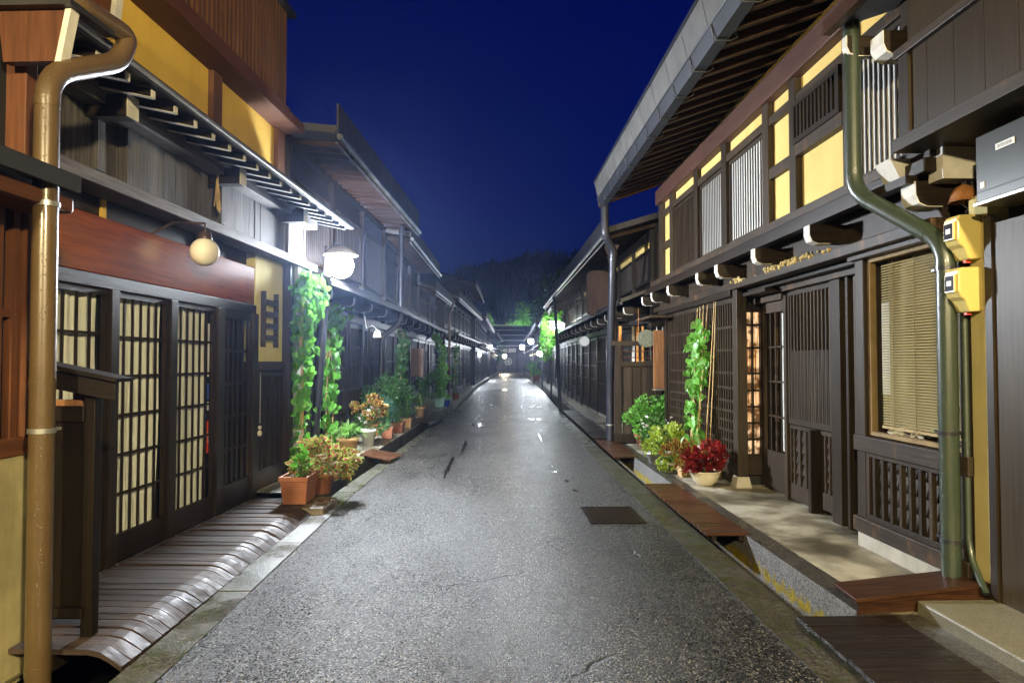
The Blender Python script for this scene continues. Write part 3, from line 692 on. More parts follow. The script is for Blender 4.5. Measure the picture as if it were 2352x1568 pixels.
# brown batten clad overhang at the top
H.part('overhang', MB().box(-5.5, -3.09, 2.8, 8.17, 4.60, 6.2), M['batten'])
bt = MB(); v = 2.9
while v < 8.14: bt.box(-3.09, -3.05, v, v + .045, 4.62, 5.9); v += .092
H.part('batten_cladding', bt, M['batten'])
H.part('overhang_beam', MB().box(-3.32, -3.03, 2.8, 8.2, 4.44, 4.60), M['brownv'], bevel=.008)
H.part('beam_end', MB().box(-3.32, -3.02, 8.2, 8.66, 4.44, 4.56), M['brownv'])
H.part('roof_trim', MB().box(-5.4, -2.98, 2.8, 8.24, 5.74, 5.80), M['roof'])
# lower eave: sheet roof, rafters with pale ends
H.part('eave_roof', MB().hexa([(-3.32, 3.33, 3.42), (-2.40, 3.33, 3.245), (-2.40, 8.7, 3.205), (-3.32, 8.7, 3.38)], [(-3.32, 3.33, 3.47), (-2.38, 3.33, 3.285), (-2.38, 8.7, 3.245), (-3.32, 8.7, 3.43)]), M['roof'])
tr = MB(); tr.tube([(-2.385, 3.33, 3.262), (-2.385, 5.5, 3.243), (-2.385, 8.7, 3.222)], .017, 8); H.part('eave_trim', tr, M['steel'])
v = 3.14 + .272
while v < 8.6:
    o = H.part('rafter', MB().hexa([(-3.14, v - .02, 3.33), (-2.46, v - .02, 3.185), (-2.46, v + .02, 3.185), (-3.14, v + .02, 3.33)], [(-3.14, v - .02, 3.39), (-2.46, v - .02, 3.235), (-2.46, v + .02, 3.235), (-3.14, v + .02, 3.39)]), M['dwu'])
    e_ = MB(); e_.box(-2.459, -2.452, v - .021, v + .021, 3.178, 3.228); e_.box(-3.0, -2.46, v - .021, v + .021, 3.178, 3.183)
    e_ = MB().hexa([(-2.459, v - .021, 3.18), (-2.452, v - .021, 3.18), (-2.452, v + .021, 3.18), (-2.459, v + .021, 3.18)], [(-2.459, v - .021, 3.23), (-2.452, v - .021, 3.23), (-2.452, v + .021, 3.23), (-2.459, v + .021, 3.23)])
    e_.hexa([(-3.10, v - .021, 3.316), (-2.46, v - .021, 3.178), (-2.46, v + .021, 3.178), (-3.10, v + .021, 3.316)], [(-3.10, v - .021, 3.321), (-2.46, v - .021, 3.183), (-2.46, v + .021, 3.183), (-3.10, v + .021, 3.321)])
    H.part('rafter_end', e_, M['pale'], o)
    v += .272
# eave beam, plank band, ledge
H.part('eave_beam', MB().box(-3.0, -2.80, 3.0, 8.55, 3.17, 3.29), M['weatherv'], bevel=.008)
for v in (4.34, 6.02, 7.69):
    o = H.part('beam_nose', MB().box(-3.0, -2.66, v - .06, v + .06, 3.09, 3.235), M['dwu'], bevel=.006)
    H.part('painted_end', MB().box(-2.659, -2.65, v - .061, v + .061, 3.088, 3.237), M['pale'], o)
pl = MB(); pl.box(-3.04, -3.015, 3.45, 8.5, 2.76, 3.17, .1); v = 3.45
while v < 8.5:
    w_ = U(.13, .22); b = min(v + w_, 8.5)
    if not (4.45 < v < 4.6 or 5.85 < v < 6.0): pl.box(-3.02, -2.93 - U(0, .006), v, b - .005, 2.76, 3.19)
    v = b
H.part('plank_band', pl, M['weather'])
for a, b in ((4.42, 4.50), (6.18, 6.24), (7.86, 8.0)): H.part('post', MB().box(-2.93, -2.885, a - .08, a, 2.76, 3.18), M['weather'])
H.part('ledge', MB().box(-3.10, -2.86, 3.0, 8.75, 2.655, 2.745), M['weatherv'], bevel=.008)
# recess over the sign board
H.part('recess_wall', MB().box(-3.2, -3.12, 3.0, 8.0, 2.45, 2.9), M['dwv'])
for v in (4.72, 6.05): H.part('recess_strip', MB().box(-3.12, -3.10, v, v + .05, 2.5, 2.66), M['yellow'] if v < 5 else M['dwz'])
H.part('sign_board', MB().box(-3.06, -3.01, 3.3, 7.14, 2.10, 2.50), M['signred'], label='polished red-brown board over the lattice doors', bevel=.01)
H.part('lintel', MB().box(-3.10, -2.995, 3.3, 7.16, 2.005, 2.098), M['dwv'], bevel=.006)
for a, b in ((4.66, 4.755), (5.44, 5.545), (6.26, 6.40), (7.06, 7.18), (3.3, 3.42)): H.part('post', MB().box(-3.06, -2.975, a, b, .05, 2.005), M['dwz'], bevel=.006)
cz = dict(z0=.07, z1=2.0)
sliding_door(H, -3.04, 1, 3.42, 4.66, .07, 2.0, .30, 9, 6, 'curtain', M['dwz'], M['dwz'], top=.04)
sliding_door(H, -3.04, 1, 4.755, 5.44, .07, 2.0, .19, 6, 6, 'curtain', M['dwz'], M['dwz'], top=.04)
sliding_door(H, -3.04, 1, 5.545, 6.26, .07, 2.0, .19, 6, 6, 'curtain', M['dwz'], M['dwz'], curt=(5.57, 6.19), top=.04)
sliding_door(H, -3.04, 1, 6.42, 7.06, .07, 2.0, .24, 5, 5, None, M['dwz'], M['dwz'], bw=.026)
# transom strip, sill rail
H.part('sill', MB().box(-3.1, -2.93, 3.3, 7.9, -.05, .045), M['gwv'], bevel=.005)
H.part('door_track', MB().box(-3.0, -2.955, 3.42, 7.05, .046, .062), M['steel'])
# stickers on the glass of the third door
def sticker(u, v0, v1, z0, z1, mat): return MB().box(u - .001, u, v0, v1, z0, z1)
st = [(6.13, 6.16, 1.42, 1.86, 'red'), (6.19, 6.22, 1.36, 1.85, 'white'), (6.19, 6.22, .66, .95, 'red'), (6.19, 6.22, 1.15, 1.30, 'blue'), (6.19, 6.22, 1.05, 1.13, 'white')]
def glyph_block(chars, size, u, v, z, mat_name, s=1):
    cu = bpy.data.curves.new('lettering', 'FONT'); cu.body = chars; cu.size = size; cu.align_x = 'CENTER'; cu.align_y = 'CENTER'; cu.space_line = .95
    ob = bpy.data.objects.new('lettering', cu); scene.collection.objects.link(ob)
    bpy.context.view_layer.update(); dg = bpy.context.evaluated_depsgraph_get()
    me = bpy.data.meshes.new_from_object(ob.evaluated_get(dg)); bpy.data.objects.remove(ob)
    mb = MB(); 
    vs = [(u, v + s * p.co.x, z + p.co.y) for p in me.vertices]
    mb.add(vs, [tuple(f.vertices) for f in me.polygons], .5); bpy.data.meshes.remove(me); return mb
for i, (a, b, c, d, k) in enumerate(st):
    S = Thing('sticker', ['long red sticker strip on the third lattice door glass', 'long white and blue sticker strip on the third lattice door glass', 'lower red sticker strip on the third lattice door glass', 'small blue square sticker at mid height of the third lattice door', 'small white sticker under the blue one on the third lattice door'][i], 'sticker', L, (-3.03, a, c))
    S.part('sheet', MB().box(-3.043, -3.0405, a, b, c, d), M[k])
    if k == 'red': S.part('lettering', glyph_block('\n'.join('日田旦回四'[: max(3, int((d - c) / .07))]), .03, -3.039, (a + b) / 2, (c + d) / 2, 'white'), M['white'])
# ochre wall piece right of the doors with lattice shutter below
H.part('side_wall', MB().box(-3.5, -3.02, 7.18, 7.96, 1.50, 2.66), M['yellowpale'], label='small ochre wall piece beside the doors')
H.part('side_rail', MB().box(-3.5, -2.98, 7.18, 7.96, 1.41, 1.50), M['gwv'], bevel=.004)
H.part('shutter_back', MB().box(-3.5, -3.04, 7.18, 7.96, .05, 1.41), M['gwz'])
sh = MB(); frame4(sh, -3.03, .03, 7.22, 7.92, .28, 1.38, .04, .05, .05); slats(sh, -3.03, .025, 7.26, 7.88, .33, 1.33, 3, .02)
rails(sh, -3.035, .012, 7.26, 7.88, [.52, .72, .92, 1.12], .012); H.part('lattice_shutter', sh, M['dwz'])
H.part('shutter_base', MB().box(-3.04, -3.0, 7.2, 7.96, .10, .28), M['gwv'])
H.part('corner_post', MB().box(-3.05, -2.93, 7.97, 8.10, .0, 2.66), M['gwz'], bevel=.006)
M['palepost'] = wood('lit_pale_post', (.30, .29, .27), (.55, .53, .49), 'z', .7, .2, .3)  # pale tone stands for lamp light falling on the post
H.part('corner_post', MB().box(-3.02, -2.90, 8.14, 8.34, .0, 2.66), M['palepost'], bevel=.006, label='weathered corner post behind the vine, coloured pale as lamplit')
# transom light on the second door
# little grey rack on the ochre wall
T = Thing('wall_rack', 'small grey wooden rack hung on the ochre wall beside the vine', 'rack', L, (-2.97, 7.5, 1.66))
r_ = MB(); r_.box(-3.02, -2.97, 7.33, 7.36, 1.66, 2.27); r_.box(-3.02, -2.97, 7.69, 7.72, 1.66, 2.27)
for z in (1.74, 1.87, 2.00, 2.13): r_.box(-3.0, -2.96, 7.36, 7.69, z, z + .05)
T.part('frame', r_, M['gwz'])
T = Thing('globe_lamp', 'unlit white glass globe lamp hanging in front of the red-brown board', 'lamp', L, (-2.80, 5.62, 2.3))
T.part('globe', MB().sphere((-2.80, 5.62, 2.42), .118, 28, 18), M['globe_off'])
T.part('collar', MB().lathe([(.001, 2.60), (.05, 2.585), (.058, 2.54), (.062, 2.525), (.001, 2.52)], -2.80, 5.62, 18), M['plumpipe'])
T.part('bracket', MB().tube([(-2.80, 5.62, 2.57), (-2.80, 5.62, 2.66), (-2.95, 5.42, 2.64), (-3.1, 5.3, 2.5)], .011, 8), M['plumpipe'])
T = Thing('hemp_rope', 'frayed straw rope hanging from a beam end under the left eave', 'rope', L, (-2.83, 5.95, 2.8))
rp = MB()
for k in range(7): rp.tube([(-2.84 + U(-.01, .01), 5.92 + U(-.01, .01), 3.16), (-2.84 + U(-.015, .015), 5.92 + U(-.03, .03), 3.0), (-2.84 + U(-.02, .02), 5.93 + U(-.05, .05), 2.86 + U(-.04, .03))], .006, 5)
T.part('strands', rp, M['cane'])
T = Thing('bead_string', 'thin white cord with small charms hanging beside the last lattice door', 'cord', L, (-2.92, 7.15, .8))
c_ = MB()
for k in range(34): c_.sphere((-2.95, 7.17, 1.38 - k * .016), .006, 6, 4)
c_.sphere((-2.95, 7.17, .80), .022, 8, 6); c_.sphere((-2.95, 7.165, .74), .026, 8, 6, 1.3)
T.part('beads', c_, M['pale'])

# wooden notice cabinet standing on the deck
T = Thing('noticeboard_cabinet', 'tall black wooden cabinet with a sloping board roof on the plank deck', 'cabinet', L, (-2.550, 3.6, .09))
for x in (-2.35, -2.85): T.part('leg', MB().box(x, x + .06, 3.46, 3.52, .09, 1.42), M['blackwood'], bevel=.004)
T.part('panel', MB().box(-2.86, -2.340, 3.463, 3.50, .20, 1.24), M['blackwood'])
T.part('front_rail', MB().box(-2.850, -2.340, 3.445, 3.475, 1.19, 1.27), M['blackwoodu'], bevel=.003)
T.part('lower_rail', MB().box(-2.790, -2.330, 3.44, 3.475, .19, .24), M['blackwoodu'])
T.part('shelf', MB().box(-2.790, -2.370, 3.48, 3.53, 1.24, 1.30), M['signtan'])
T.part('side_post', MB().box(-2.430, -2.370, 3.50, 3.56, 1.30, 1.42), M['coverbox'])
T.part('end_board', MB().hexa([(-2.730, 3.40, 1.41), (-2.150, 3.40, 1.30), (-2.150, 3.43, 1.30), (-2.730, 3.43, 1.41)], [(-2.730, 3.40, 1.505), (-2.150, 3.40, 1.39), (-2.150, 3.43, 1.39), (-2.730, 3.43, 1.505)]), M['blackwoodu'], bevel=.003)
T.part('roof_board', MB().hexa([(-2.710, 3.37, 1.51), (-2.130, 3.37, 1.395), (-2.130, 3.52, 1.395), (-2.710, 3.52, 1.51)], [(-2.710, 3.37, 1.535), (-2.12, 3.37, 1.415), (-2.12, 3.52, 1.415), (-2.710, 3.52, 1.535)]), M['blackwoodu'], bevel=.003)
# ================================================================== LEFT FOREGROUND: brown lattice house front
B = Thing('brown_shop_front', 'red-brown painted lattice front with small awning at the left edge of the view', 'house', L, (-3.2, 2, 0))
B.part('wall', MB().box(-6, -2.72, -3, 3.42, -.1, 3.9), M['dark'])
B.part('foundation', MB().box(-2.9, -2.60, -3, 3.45, -.1, 1.03), M['oldplaster'])
la = MB(); 
for k in range(26): v = 3.30 - k * .105; la.box(-2.66, -2.615, v, v + .04, 1.12, 2.33)
B.part('lattice', la, M['brownz'])
B.part('lattice_rail', MB().box(-2.70, -2.59, -3, 3.44, 1.03, 1.12), M['brownv'], bevel=.004)
B.part('lattice_rail', MB().box(-2.70, -2.62, -3, 3.42, 1.72, 1.76), M['brownv'])
B.part('lattice_rail', MB().box(-2.70, -2.58, -3, 3.44, 2.33, 2.42), M['brownv'], bevel=.004)
B.part('corner_post', MB().box(-2.70, -2.585, 3.36, 3.46, 1.12, 2.33), M['brownz'], bevel=.004)
B.part('awning', MB().hexa([(-2.75, -3, 2.53), (-2.33, -3, 2.38), (-2.33, 3.28, 2.38), (-2.75, 3.40, 2.53)], [(-2.75, -3, 2.57), (-2.30, -3, 2.43), (-2.30, 3.32, 2.43), (-2.75, 3.44, 2.57)]), M['roof'], label='small dark sheet awning')
B.part('awning_trim', MB().box(-2.315, -2.295, -3, 3.33, 2.345, 2.425), M['gutter'])
B.part('awning_beam', MB().box(-2.62, -2.36, -3, 3.38, 2.25, 2.33), M['brownv'], bevel=.02)
B.part('upper_wall', MB().box(-3.0, -2.72, -3, 3.30, 2.64, 3.9), M['dwz'])
B.part('upper_post', MB().box(-2.74, -2.615, 3.36, 3.44, 2.5, 3.9), M['brownz'], bevel=.005, label='worn orange-brown post')
# boxed eave ends
def eave_box(v0, v1, uo, ub, ui, z0, z1):
    o = B.part('eave_box', MB().hexa([(ui, v0, z0), (ub, v0, z0), (ub, v1, z0), (ui, v1, z0)], [(ui - .03, v0, z1), (uo, v0, z1), (uo, v1, z1), (ui - .03, v1, z1)]), M['brownz'])
    B.part('painted_edge', MB().hexa([(ub - .022, v0 - .012, z0 - .01), (ub + .008, v0 - .012, z0 - .01), (ub + .008, v1, z0 - .01), (ub - .022, v1, z0 - .01)], [(uo - .022, v0 - .012, z1), (uo + .008, v0 - .012, z1), (uo + .008, v1, z1), (uo - .022, v1, z1)]), M['pale'], o)
    B.part('eave_roof', MB().box(ui - .1, uo + .03, v0 - .05, v1 + .25, z1, z1 + .03), M['roof'])
eave_box(3.26, 3.31, -2.315, -2.365, -2.66, 2.99, 3.25)
eave_box(4.30, 4.36, -2.73, -2.77, -3.10, 3.70, 4.1)
downpipe('fat brown enamelled downpipe with a raised elbow at the left edge', L, [(-2.365, 3.19, -.1), (-2.385, 3.20, 2.90), (-2.30, 3.62, 3.14), (-2.305, 3.72, 3.33), (-2.34, 3.36, 3.32), (-2.46, 3.26, 3.33)], .055, M['brownpipe'], [(-2.375, 3.195, 1.17), (-2.38, 3.2, 2.26)])

# ================================================================== RIGHT: timber house with bay window and ochre upper storey
Rh = Thing('timber_house', 'two-storey dark timber house on the right with bay window, lattice screen and deep eave', 'house', W, (3.8, 8, 0))
P = Rh.part
P('upper_wall', MB().box(2.93, 8, 4.2, 11.68, 2.9, 4.6), M['yellowR'], label='pale ochre plastered upper wall')
P('upper_floor', MB().box(2.95, 8, 4.3, 11.7, 2.30, 2.9), M['dwv'])
for a, b in ((11.46, 11.68), (10.77, 10.95), (9.45, 9.62), (8.27, 8.44), (6.98, 7.14), (6.34, 6.48), (5.33, 5.47), (4.50, 4.66)):
    P('upper_post', MB().box(2.865, 2.95, a, b, 2.90, 4.22), M['gwz'], bevel=.005)
P('eave_beam', MB().box(2.82, 2.98, 4.2, 11.72, 4.20, 4.45), M['plum'], bevel=.01, label='plum-brown beam under the rafters')
P('upper_rail', MB().box(2.875, 2.94, 4.66, 11.46, 3.955, 4.045), M['gwv'], bevel=.004)
P('sill_beam', MB().box(2.76, 2.96, 4.2, 11.85, 2.795, 2.885), M['gwv'], bevel=.008, label='worn brown sill beam with bare patches')
P('sill_beam', MB().box(2.72, 2.96, 4.2, 12.0, 2.70, 2.79), M['dwv'], bevel=.008)
def upwin(v0, v1, z0, z1, back, slat, ns, w, nm='upper_window'):
    f = MB(); frame4(f, 2.905, .025, v0, v1, z0, z1, .03, .04, .035); o = P(nm, f, M['gwz'])
    P('pane', MB().box(2.921, 2.927, v0 + .03, v1 - .03, z0 + .035, z1 - .04), back, o)
    s_ = MB(); slats(s_, 2.910, .006, v0 + .03, v1 - .03, z0 + .035, z1 - .04, ns, w); P('slats', s_, slat, o)
M['farz'] = wood('old_black_timber_upright', (.006, .0045, .004), (.020, .015, .013), 'z', .42, .6)
M['farv'] = wood('old_black_timber_along', (.006, .0045, .004), (.022, .017, .014), 'v', .42, .6)
M['farlite'] = wood('lit_timber_strip', (.016, .013, .011), (.055, .046, .041), 'z', .45, .7)  # lighter than the frames: light on the lattice bars is put into the colour
M['gutterbright'] = metal('bright_zinc_gutter', (.32, .33, .36), .28, .75, False, (.16, .165, .18))
M['farfascia'] = metal('dull_dark_fascia', (.055, .054, .055), .45, .3, False, (.03, .03, .031))
M['panel'] = wood('dark_olive_brown_panel', (.018, .011, .0035), (.038, .025, .009), 'z', .45, .3)
M['panebrown'] = plaster('brown_paper_pane', (.20, .13, .05), (.32, .22, .10), .8, 5)
upwin(9.63, 10.77, 2.93, 3.95, M['panebrown'], M['gwz'], 16, .034)
upwin(8.45, 9.45, 2.93, 3.95, M['paper'], M['dwz'], 14, .020)
upwin(7.15, 8.27, 2.93, 3.95, M['paper'], M['dwz'], 14, .020)
upwin(4.67, 5.33, 2.93, 3.95, M['paper'], M['dwz'], 9, .022)
g = MB(); frame4(g, 2.84, .05, 5.48, 6.34, 3.55, 3.95, .03, .05, .05); o = P('upper_window', g, M['dwz'])
P('pane', MB().box(2.921, 2.927, 5.50, 6.32, 3.58, 3.92), M['panebrown'], o); s_ = MB(); slats(s_, 2.85, .04, 5.51, 6.31, 3.6, 3.9, 11, .034); P('slats', s_, M['dwz'], o)
P('upper_rail', MB().box(2.86, 2.94, 5.47, 6.34, 3.44, 3.55), M['gwv'])
P('upper_rail', MB().box(2.875, 2.94, 6.48, 6.98, 3.39, 3.50), M['gwv']); P('upper_rail', MB().box(2.875, 2.94, 10.95, 11.46, 3.39, 3.50), M['gwv'])
# deep eave
P('soffit_board', MB().hexa([(1.86, 2.2, 4.30), (3.4, 2.2, 4.86), (3.4, 11.75, 4.86), (1.86, 11.75, 4.30)], [(1.86, 2.2, 4.34), (3.4, 2.2, 4.90), (3.4, 11.75, 4.90), (1.86, 11.75, 4.34)]), M['dwv'])
v = 2.35
while v < 11.7:
    P('rafter', MB().hexa([(1.92, v - .03, 4.235), (2.95, v - .03, 4.60), (2.95, v + .03, 4.60), (1.92, v + .03, 4.235)], [(1.92, v - .03, 4.32), (2.95, v - .03, 4.69), (2.95, v + .03, 4.69), (1.92, v + .03, 4.32)]), M['soffit']); v += .325
P('roof', MB().hexa([(1.84, 2.0, 4.42), (8, 2.0, 6.2), (8, 11.85, 6.2), (1.84, 11.85, 4.42)], [(1.80, 2.0, 4.62), (8, 2.0, 6.5), (8, 11.85, 6.5), (1.80, 11.85, 4.62)]), M['roof'])
P('bargeboard', MB().hexa([(1.86, 11.72, 4.20), (3.4, 11.72, 4.74), (3.4, 11.80, 4.74), (1.86, 11.80, 4.20)], [(1.84, 11.72, 4.42), (3.4, 11.72, 4.96), (3.4, 11.80, 4.96), (1.84, 11.80, 4.42)]), M['brownv'])
fa = MB(); v = 2.0
while v < 11.8:
    w_ = .62; b = min(v + w_, 11.86); fa.hexa([(1.865, v, 4.34), (1.845, v, 4.34), (1.845, b - .012, 4.34), (1.865, b - .012, 4.34)], [(1.80, v, 4.62), (1.78, v, 4.62), (1.78, b - .012, 4.62), (1.80, b - .012, 4.62)]); v += w_
P('fascia', fa, M['fascia'], label='pale grey jointed metal fascia')
P('fascia_cap', MB().box(1.765, 1.83, 2.0, 11.88, 4.622, 4.655), M['gutter'])
gt = MB(); gt.hexa([(1.87, 2.0, 4.20), (1.975, 2.0, 4.20), (1.975, 11.84, 4.20), (1.87, 11.84, 4.20)], [(1.83, 2.0, 4.335), (1.99, 2.0, 4.335), (1.99, 11.84, 4.335), (1.83, 11.84, 4.335)])
gt.tube([(1.832, 2.0, 4.338), (1.832, 6, 4.338), (1.832, 11.84, 4.338)], .013, 8); P('gutter', gt, M['gutter'])
v = 2.5
while v < 11.8: P('gutter_bracket', MB().tube([(1.83, v, 4.34), (1.85, v, 4.19), (1.99, v, 4.187), (2.05, v, 4.22), (2.03, v, 4.26)], .008, 6), M['gutter']); v += .62
# joists, brackets, lower beam
P('recess_board', MB().box(2.90, 2.99, 4.3, 11.75, 2.42, 2.70), M['gwv'])
P('joist', MB().box(2.66, 2.74, 4.3, 11.9, 2.645, 2.70), M['dwv'])
P('lower_beam', MB().box(2.79, 2.92, 4.25, 11.75, 2.34, 2.42), M['gwv'], bevel=.006)
for v in (5.55, 6.72, 7.85, 8.6, 10.05, 11.1, 11.8): bracket(Rh, 2.92, 2.60, v, 2.47, 2.62, .10)
for v in (5.85, 7.0, 8.15, 8.9): pass
P('hornets_foam', MB().grid(lambda p, q: (2.787 - .012 * R(), 5.9 + 1.15 * p, 2.405 + .06 * q * (.3 + .7 * abs(math.sin(p * 9)))), 40, 3, False), M['cane'], label='yellowed foam sealant along the beam') if False else None
fo = MB()
for k in range(70):
    v = random.gauss(6.35, .35); fo.sphere((2.79, v, 2.42 + U(-.01, .035)), U(.008, .024), 6, 4)
for k in range(25): fo.sphere((2.79, random.gauss(7.7, .12), 2.42 + U(-.02, .03)), U(.008, .022), 6, 4)
M['foam'] = plaster('yellowed_foam', (.38, .27, .09), (.60, .48, .22), .9, 30); P('foam_sealant', fo, M['foam'], label='yellowed foam sealant squeezed out along the beam')['kind'] = 'stuff'
# bay window
bw = MB(); bw.box(2.90, 3.3, 5.26, 5.38, .25, 2.36); bay = P('bay_window', bw, M['gwz'], bevel=.006); P('jamb', MB().box(2.90, 3.3, 4.10, 4.17, .25, 2.32), M['gwz'], bay, bevel=.006)
P('head_beam', MB().box(2.86, 3.3, 4.08, 5.42, 2.30, 2.385), M['gwv'], bay, bevel=.006)
P('inner_frame', frame4(MB(), 2.935, .05, 4.17, 5.26, .93, 2.30, .035, .03, .03), M['panebrown'], bay)
P('glass', MB().add([(2.95, 4.2, .96), (2.95, 5.23, .96), (2.95, 5.23, 2.27), (2.95, 4.2, 2.27)], [(0, 1, 2, 3)]), M['glass'], bay)
bl = MB(); n = 60
for i in range(n):
    z = 1.03 + 1.20 * i / (n - 1); bl.hexa([(2.975, 4.20, z - .009), (2.987, 4.20, z + .004), (2.987, 5.14, z + .004), (2.975, 5.14, z - .009)], [(2.973, 4.20, z - .008), (2.985, 4.20, z + .0055), (2.985, 5.14, z + .0055), (2.973, 5.14, z - .008)])
P('venetian_blind', bl, M['blind'], bay); P('blind_rail', MB().box(2.97, 2.99, 4.20, 5.14, .995, 1.015), M['cane'], bay)
cd = MB()
for v in (4.42, 4.72, 4.98): cd.box(2.970, 2.972, v, v + .006, 1.0, 2.25)
P('blind_cord', cd, M['panebrown'], bay)
P('room_back', MB().box(3.10, 3.15, 4.17, 5.26, .9, 2.3), M['panebrown'], bay)
P('clutter', bush_mb((3.02, 4.6, .985), (.04, .45, .02), 60, .07, w=.35), M['paper'], bay, label='crumpled paper on the window sill')['kind'] = 'stuff'
P('notice', MB().box(2.983, 2.9845, 5.05, 5.15, 1.25, 1.95), M['paper'], bay)
P('sill', MB().box(2.88, 3.3, 4.08, 5.40, .80, .92), M['gwv'], bay, bevel=.006)
P('shingle_panel', MB().box(2.985, 3.3, 4.15, 5.28, .30, .80), M['gwz'], bay)
sg = MB()
for r_ in range(4):
    z = .32 + r_ * .12; 
    for c in range(14): v = 4.18 + c * .078; sg.hexa([(2.955, v, z), (2.985, v, z), (2.985, v + .075, z), (2.955, v + .075, z)], [(2.975, v, z + .118), (2.985, v, z + .118), (2.985, v + .075, z + .118), (2.975, v + .075, z + .118)])
P('shingles', sg, M['gwz'], bay)
P('lower_lattice', slats(frame4(MB(), 2.905, .035, 4.17, 5.26, .28, .80, .04, .035, .04), 2.91, .035, 4.21, 5.22, .32, .77, 9, .034), M['gwz'], bay, bevel=.002)
P('bottom_beam', MB().box(2.87, 3.3, 4.08, 5.40, .17, .285), M['gwv'], bay, bevel=.006)
P('foundation', MB().box(2.90, 3.3, 4.0, 5.38, -.1, .17), M['concrete'], bay)
# recessed front: shutters, sliding door, alcove
P('front_wall', MB().box(3.19, 8, 4.2, 7.2, 0, 2.4), M['dark'])
P('front_wall', MB().box(4.3, 8, 7.2, 8.2, 0, 2.4), M['shopglow'] if False else M['panebrown'], label='warm brown wall inside the lit shop')
P('front_wall', MB().box(3.02, 8, 8.0, 11.75, 0, 2.4), M['dark'])
P('head_board', MB().box(3.05, 3.2, 5.4, 7.18, 2.24, 2.30), M['gwv'], bevel=.004)
def shut(v0, v1, z0, zm, z1, n, nm='lattice_shutter'):
    f = frame4(MB(), 3.12, .05, v0, v1, z0, z1, .035, .05, .06); o = P(nm, f, M['gwz'])
    s_ = MB(); slats(s_, 3.125, .025, v0 + .03, v1 - .03, z0 + .06, z1 - .05, n, .022); P('slats', s_, M['gwz'], o)
    s2 = MB(); slats(s2, 3.13, .03, v0 + .03, v1 - .03, z0 + .06, zm, 2 * n, (v1 - v0) / (2 * n) * .62); P('close_slats', s2, M['gwz'], o)
    P('backing', MB().box(3.17, 3.175, v0, v1, z0, zm), M['dwz'], o)
shut(6.18, 7.14, .85, 1.61, 2.24, 12)
shut(5.45, 5.82, .85, 1.61, 2.24, 5)
for a, b in ((5.98, 6.15), (5.84, 5.88)): P('post', MB().box(3.08, 3.2, a, b, .05, 2.24), M['dwz'], bevel=.005)
def shing_panel(v0, v1, z0, z1, n):
    o = P('panel', frame4(MB(), 3.13, .04, v0, v1, z0, z1, .03, .04, .16), M['gwz'])
    s_ = MB(); rws = 5; h = (z1 - z0 - .2) / rws
    for r_ in range(rws):
        z = z0 + .16 + r_ * h; s_.hexa([(3.145, v0 + .03, z), (3.175, v0 + .03, z), (3.175, v1 - .03, z), (3.145, v1 - .03, z)], [(3.165, v0 + .03, z + h - .003), (3.175, v0 + .03, z + h - .003), (3.175, v1 - .03, z + h - .003), (3.165, v1 - .03, z + h - .003)])
    P('shingles', s_, M['gwz'], o); s2 = MB(); slats(s2, 3.132, .02, v0 + .03, v1 - .03, z0 + .16, z1 - .04, n, .022); P('bars', s2, M['gwz'], o)
shing_panel(6.55, 7.14, .07, .84, 4); shing_panel(6.05, 6.46, .10, .84, 4); shing_panel(5.45, 5.84, .10, .84, 3)
P('side_screen', MB().box(3.04, 3.16, 6.48, 6.54, .05, .84), M['dwz'], bevel=.004)
P('post', MB().box(3.1, 3.18, 7.14, 7.20, .05, 2.2), M['gwz'])
ds = sliding_door(Rh, 3.17, -1, 7.22, 7.84, .08, 2.17, .42, 4, 4, None, M['gwz'], M['gwz'], bw=.015, top=.12)
P('paper_panel', MB().box(3.19, 3.195, 7.24, 7.47, .52, 2.03), M['paper'], ds)
P('lower_panel', MB().box(3.14, 3.165, 7.26, 7.50, .14, .46), M['gwz'], ds)
P('door_head', MB().box(3.08, 3.22, 7.2, 8.0, 2.17, 2.24), M['gwv'])
# lit lattice window facing the entrance alcove
al = MB(); al.box(2.93, 2.965, 7.93, 7.99, .36, 2.12); al.box(3.145, 3.18, 7.93, 7.99, .36, 2.12); al.box(2.965, 3.145, 7.93, 7.99, 2.08, 2.12); al.box(2.965, 3.145, 7.93, 7.99, .36, .42)
aw = P('alcove_window', al, M['dwz']); bb = MB(); bb.box(3.045, 3.062, 7.935, 7.975, .42, 2.08)
for z in (1.93, 1.66, 1.36, 1.16, .97, .78, .59): bb.box(2.965, 3.145, 7.935, 7.975, z - .012, z + .012)
P('bars', bb, M['dwz'], aw)
for i in range(16):
    z0, z1 = [(1.94, 2.08), (1.67, 1.92), (1.37, 1.65), (1.17, 1.35), (.98, 1.15), (.79, .96), (.60, .77), (.42, .58)][i // 2]
    u0 = 2.965 if i % 2 == 0 else 3.062
    P('lit_pane', MB().add([(u0, 7.982, z0), (u0 + .08, 7.982, z0), (u0 + .08, 7.982, z1), (u0, 7.982, z1)], [(0, 1, 2, 3)]), M['room'] if 'room' in M else M['shopglow'], aw)
P('alcove_base', MB().box(2.93, 3.18, 7.93, 8.02, .18, .36), M['dwu'])
P('alcove_ceiling', MB().box(2.9, 3.3, 7.18, 8.0, 2.25, 2.29), M['dwu'])
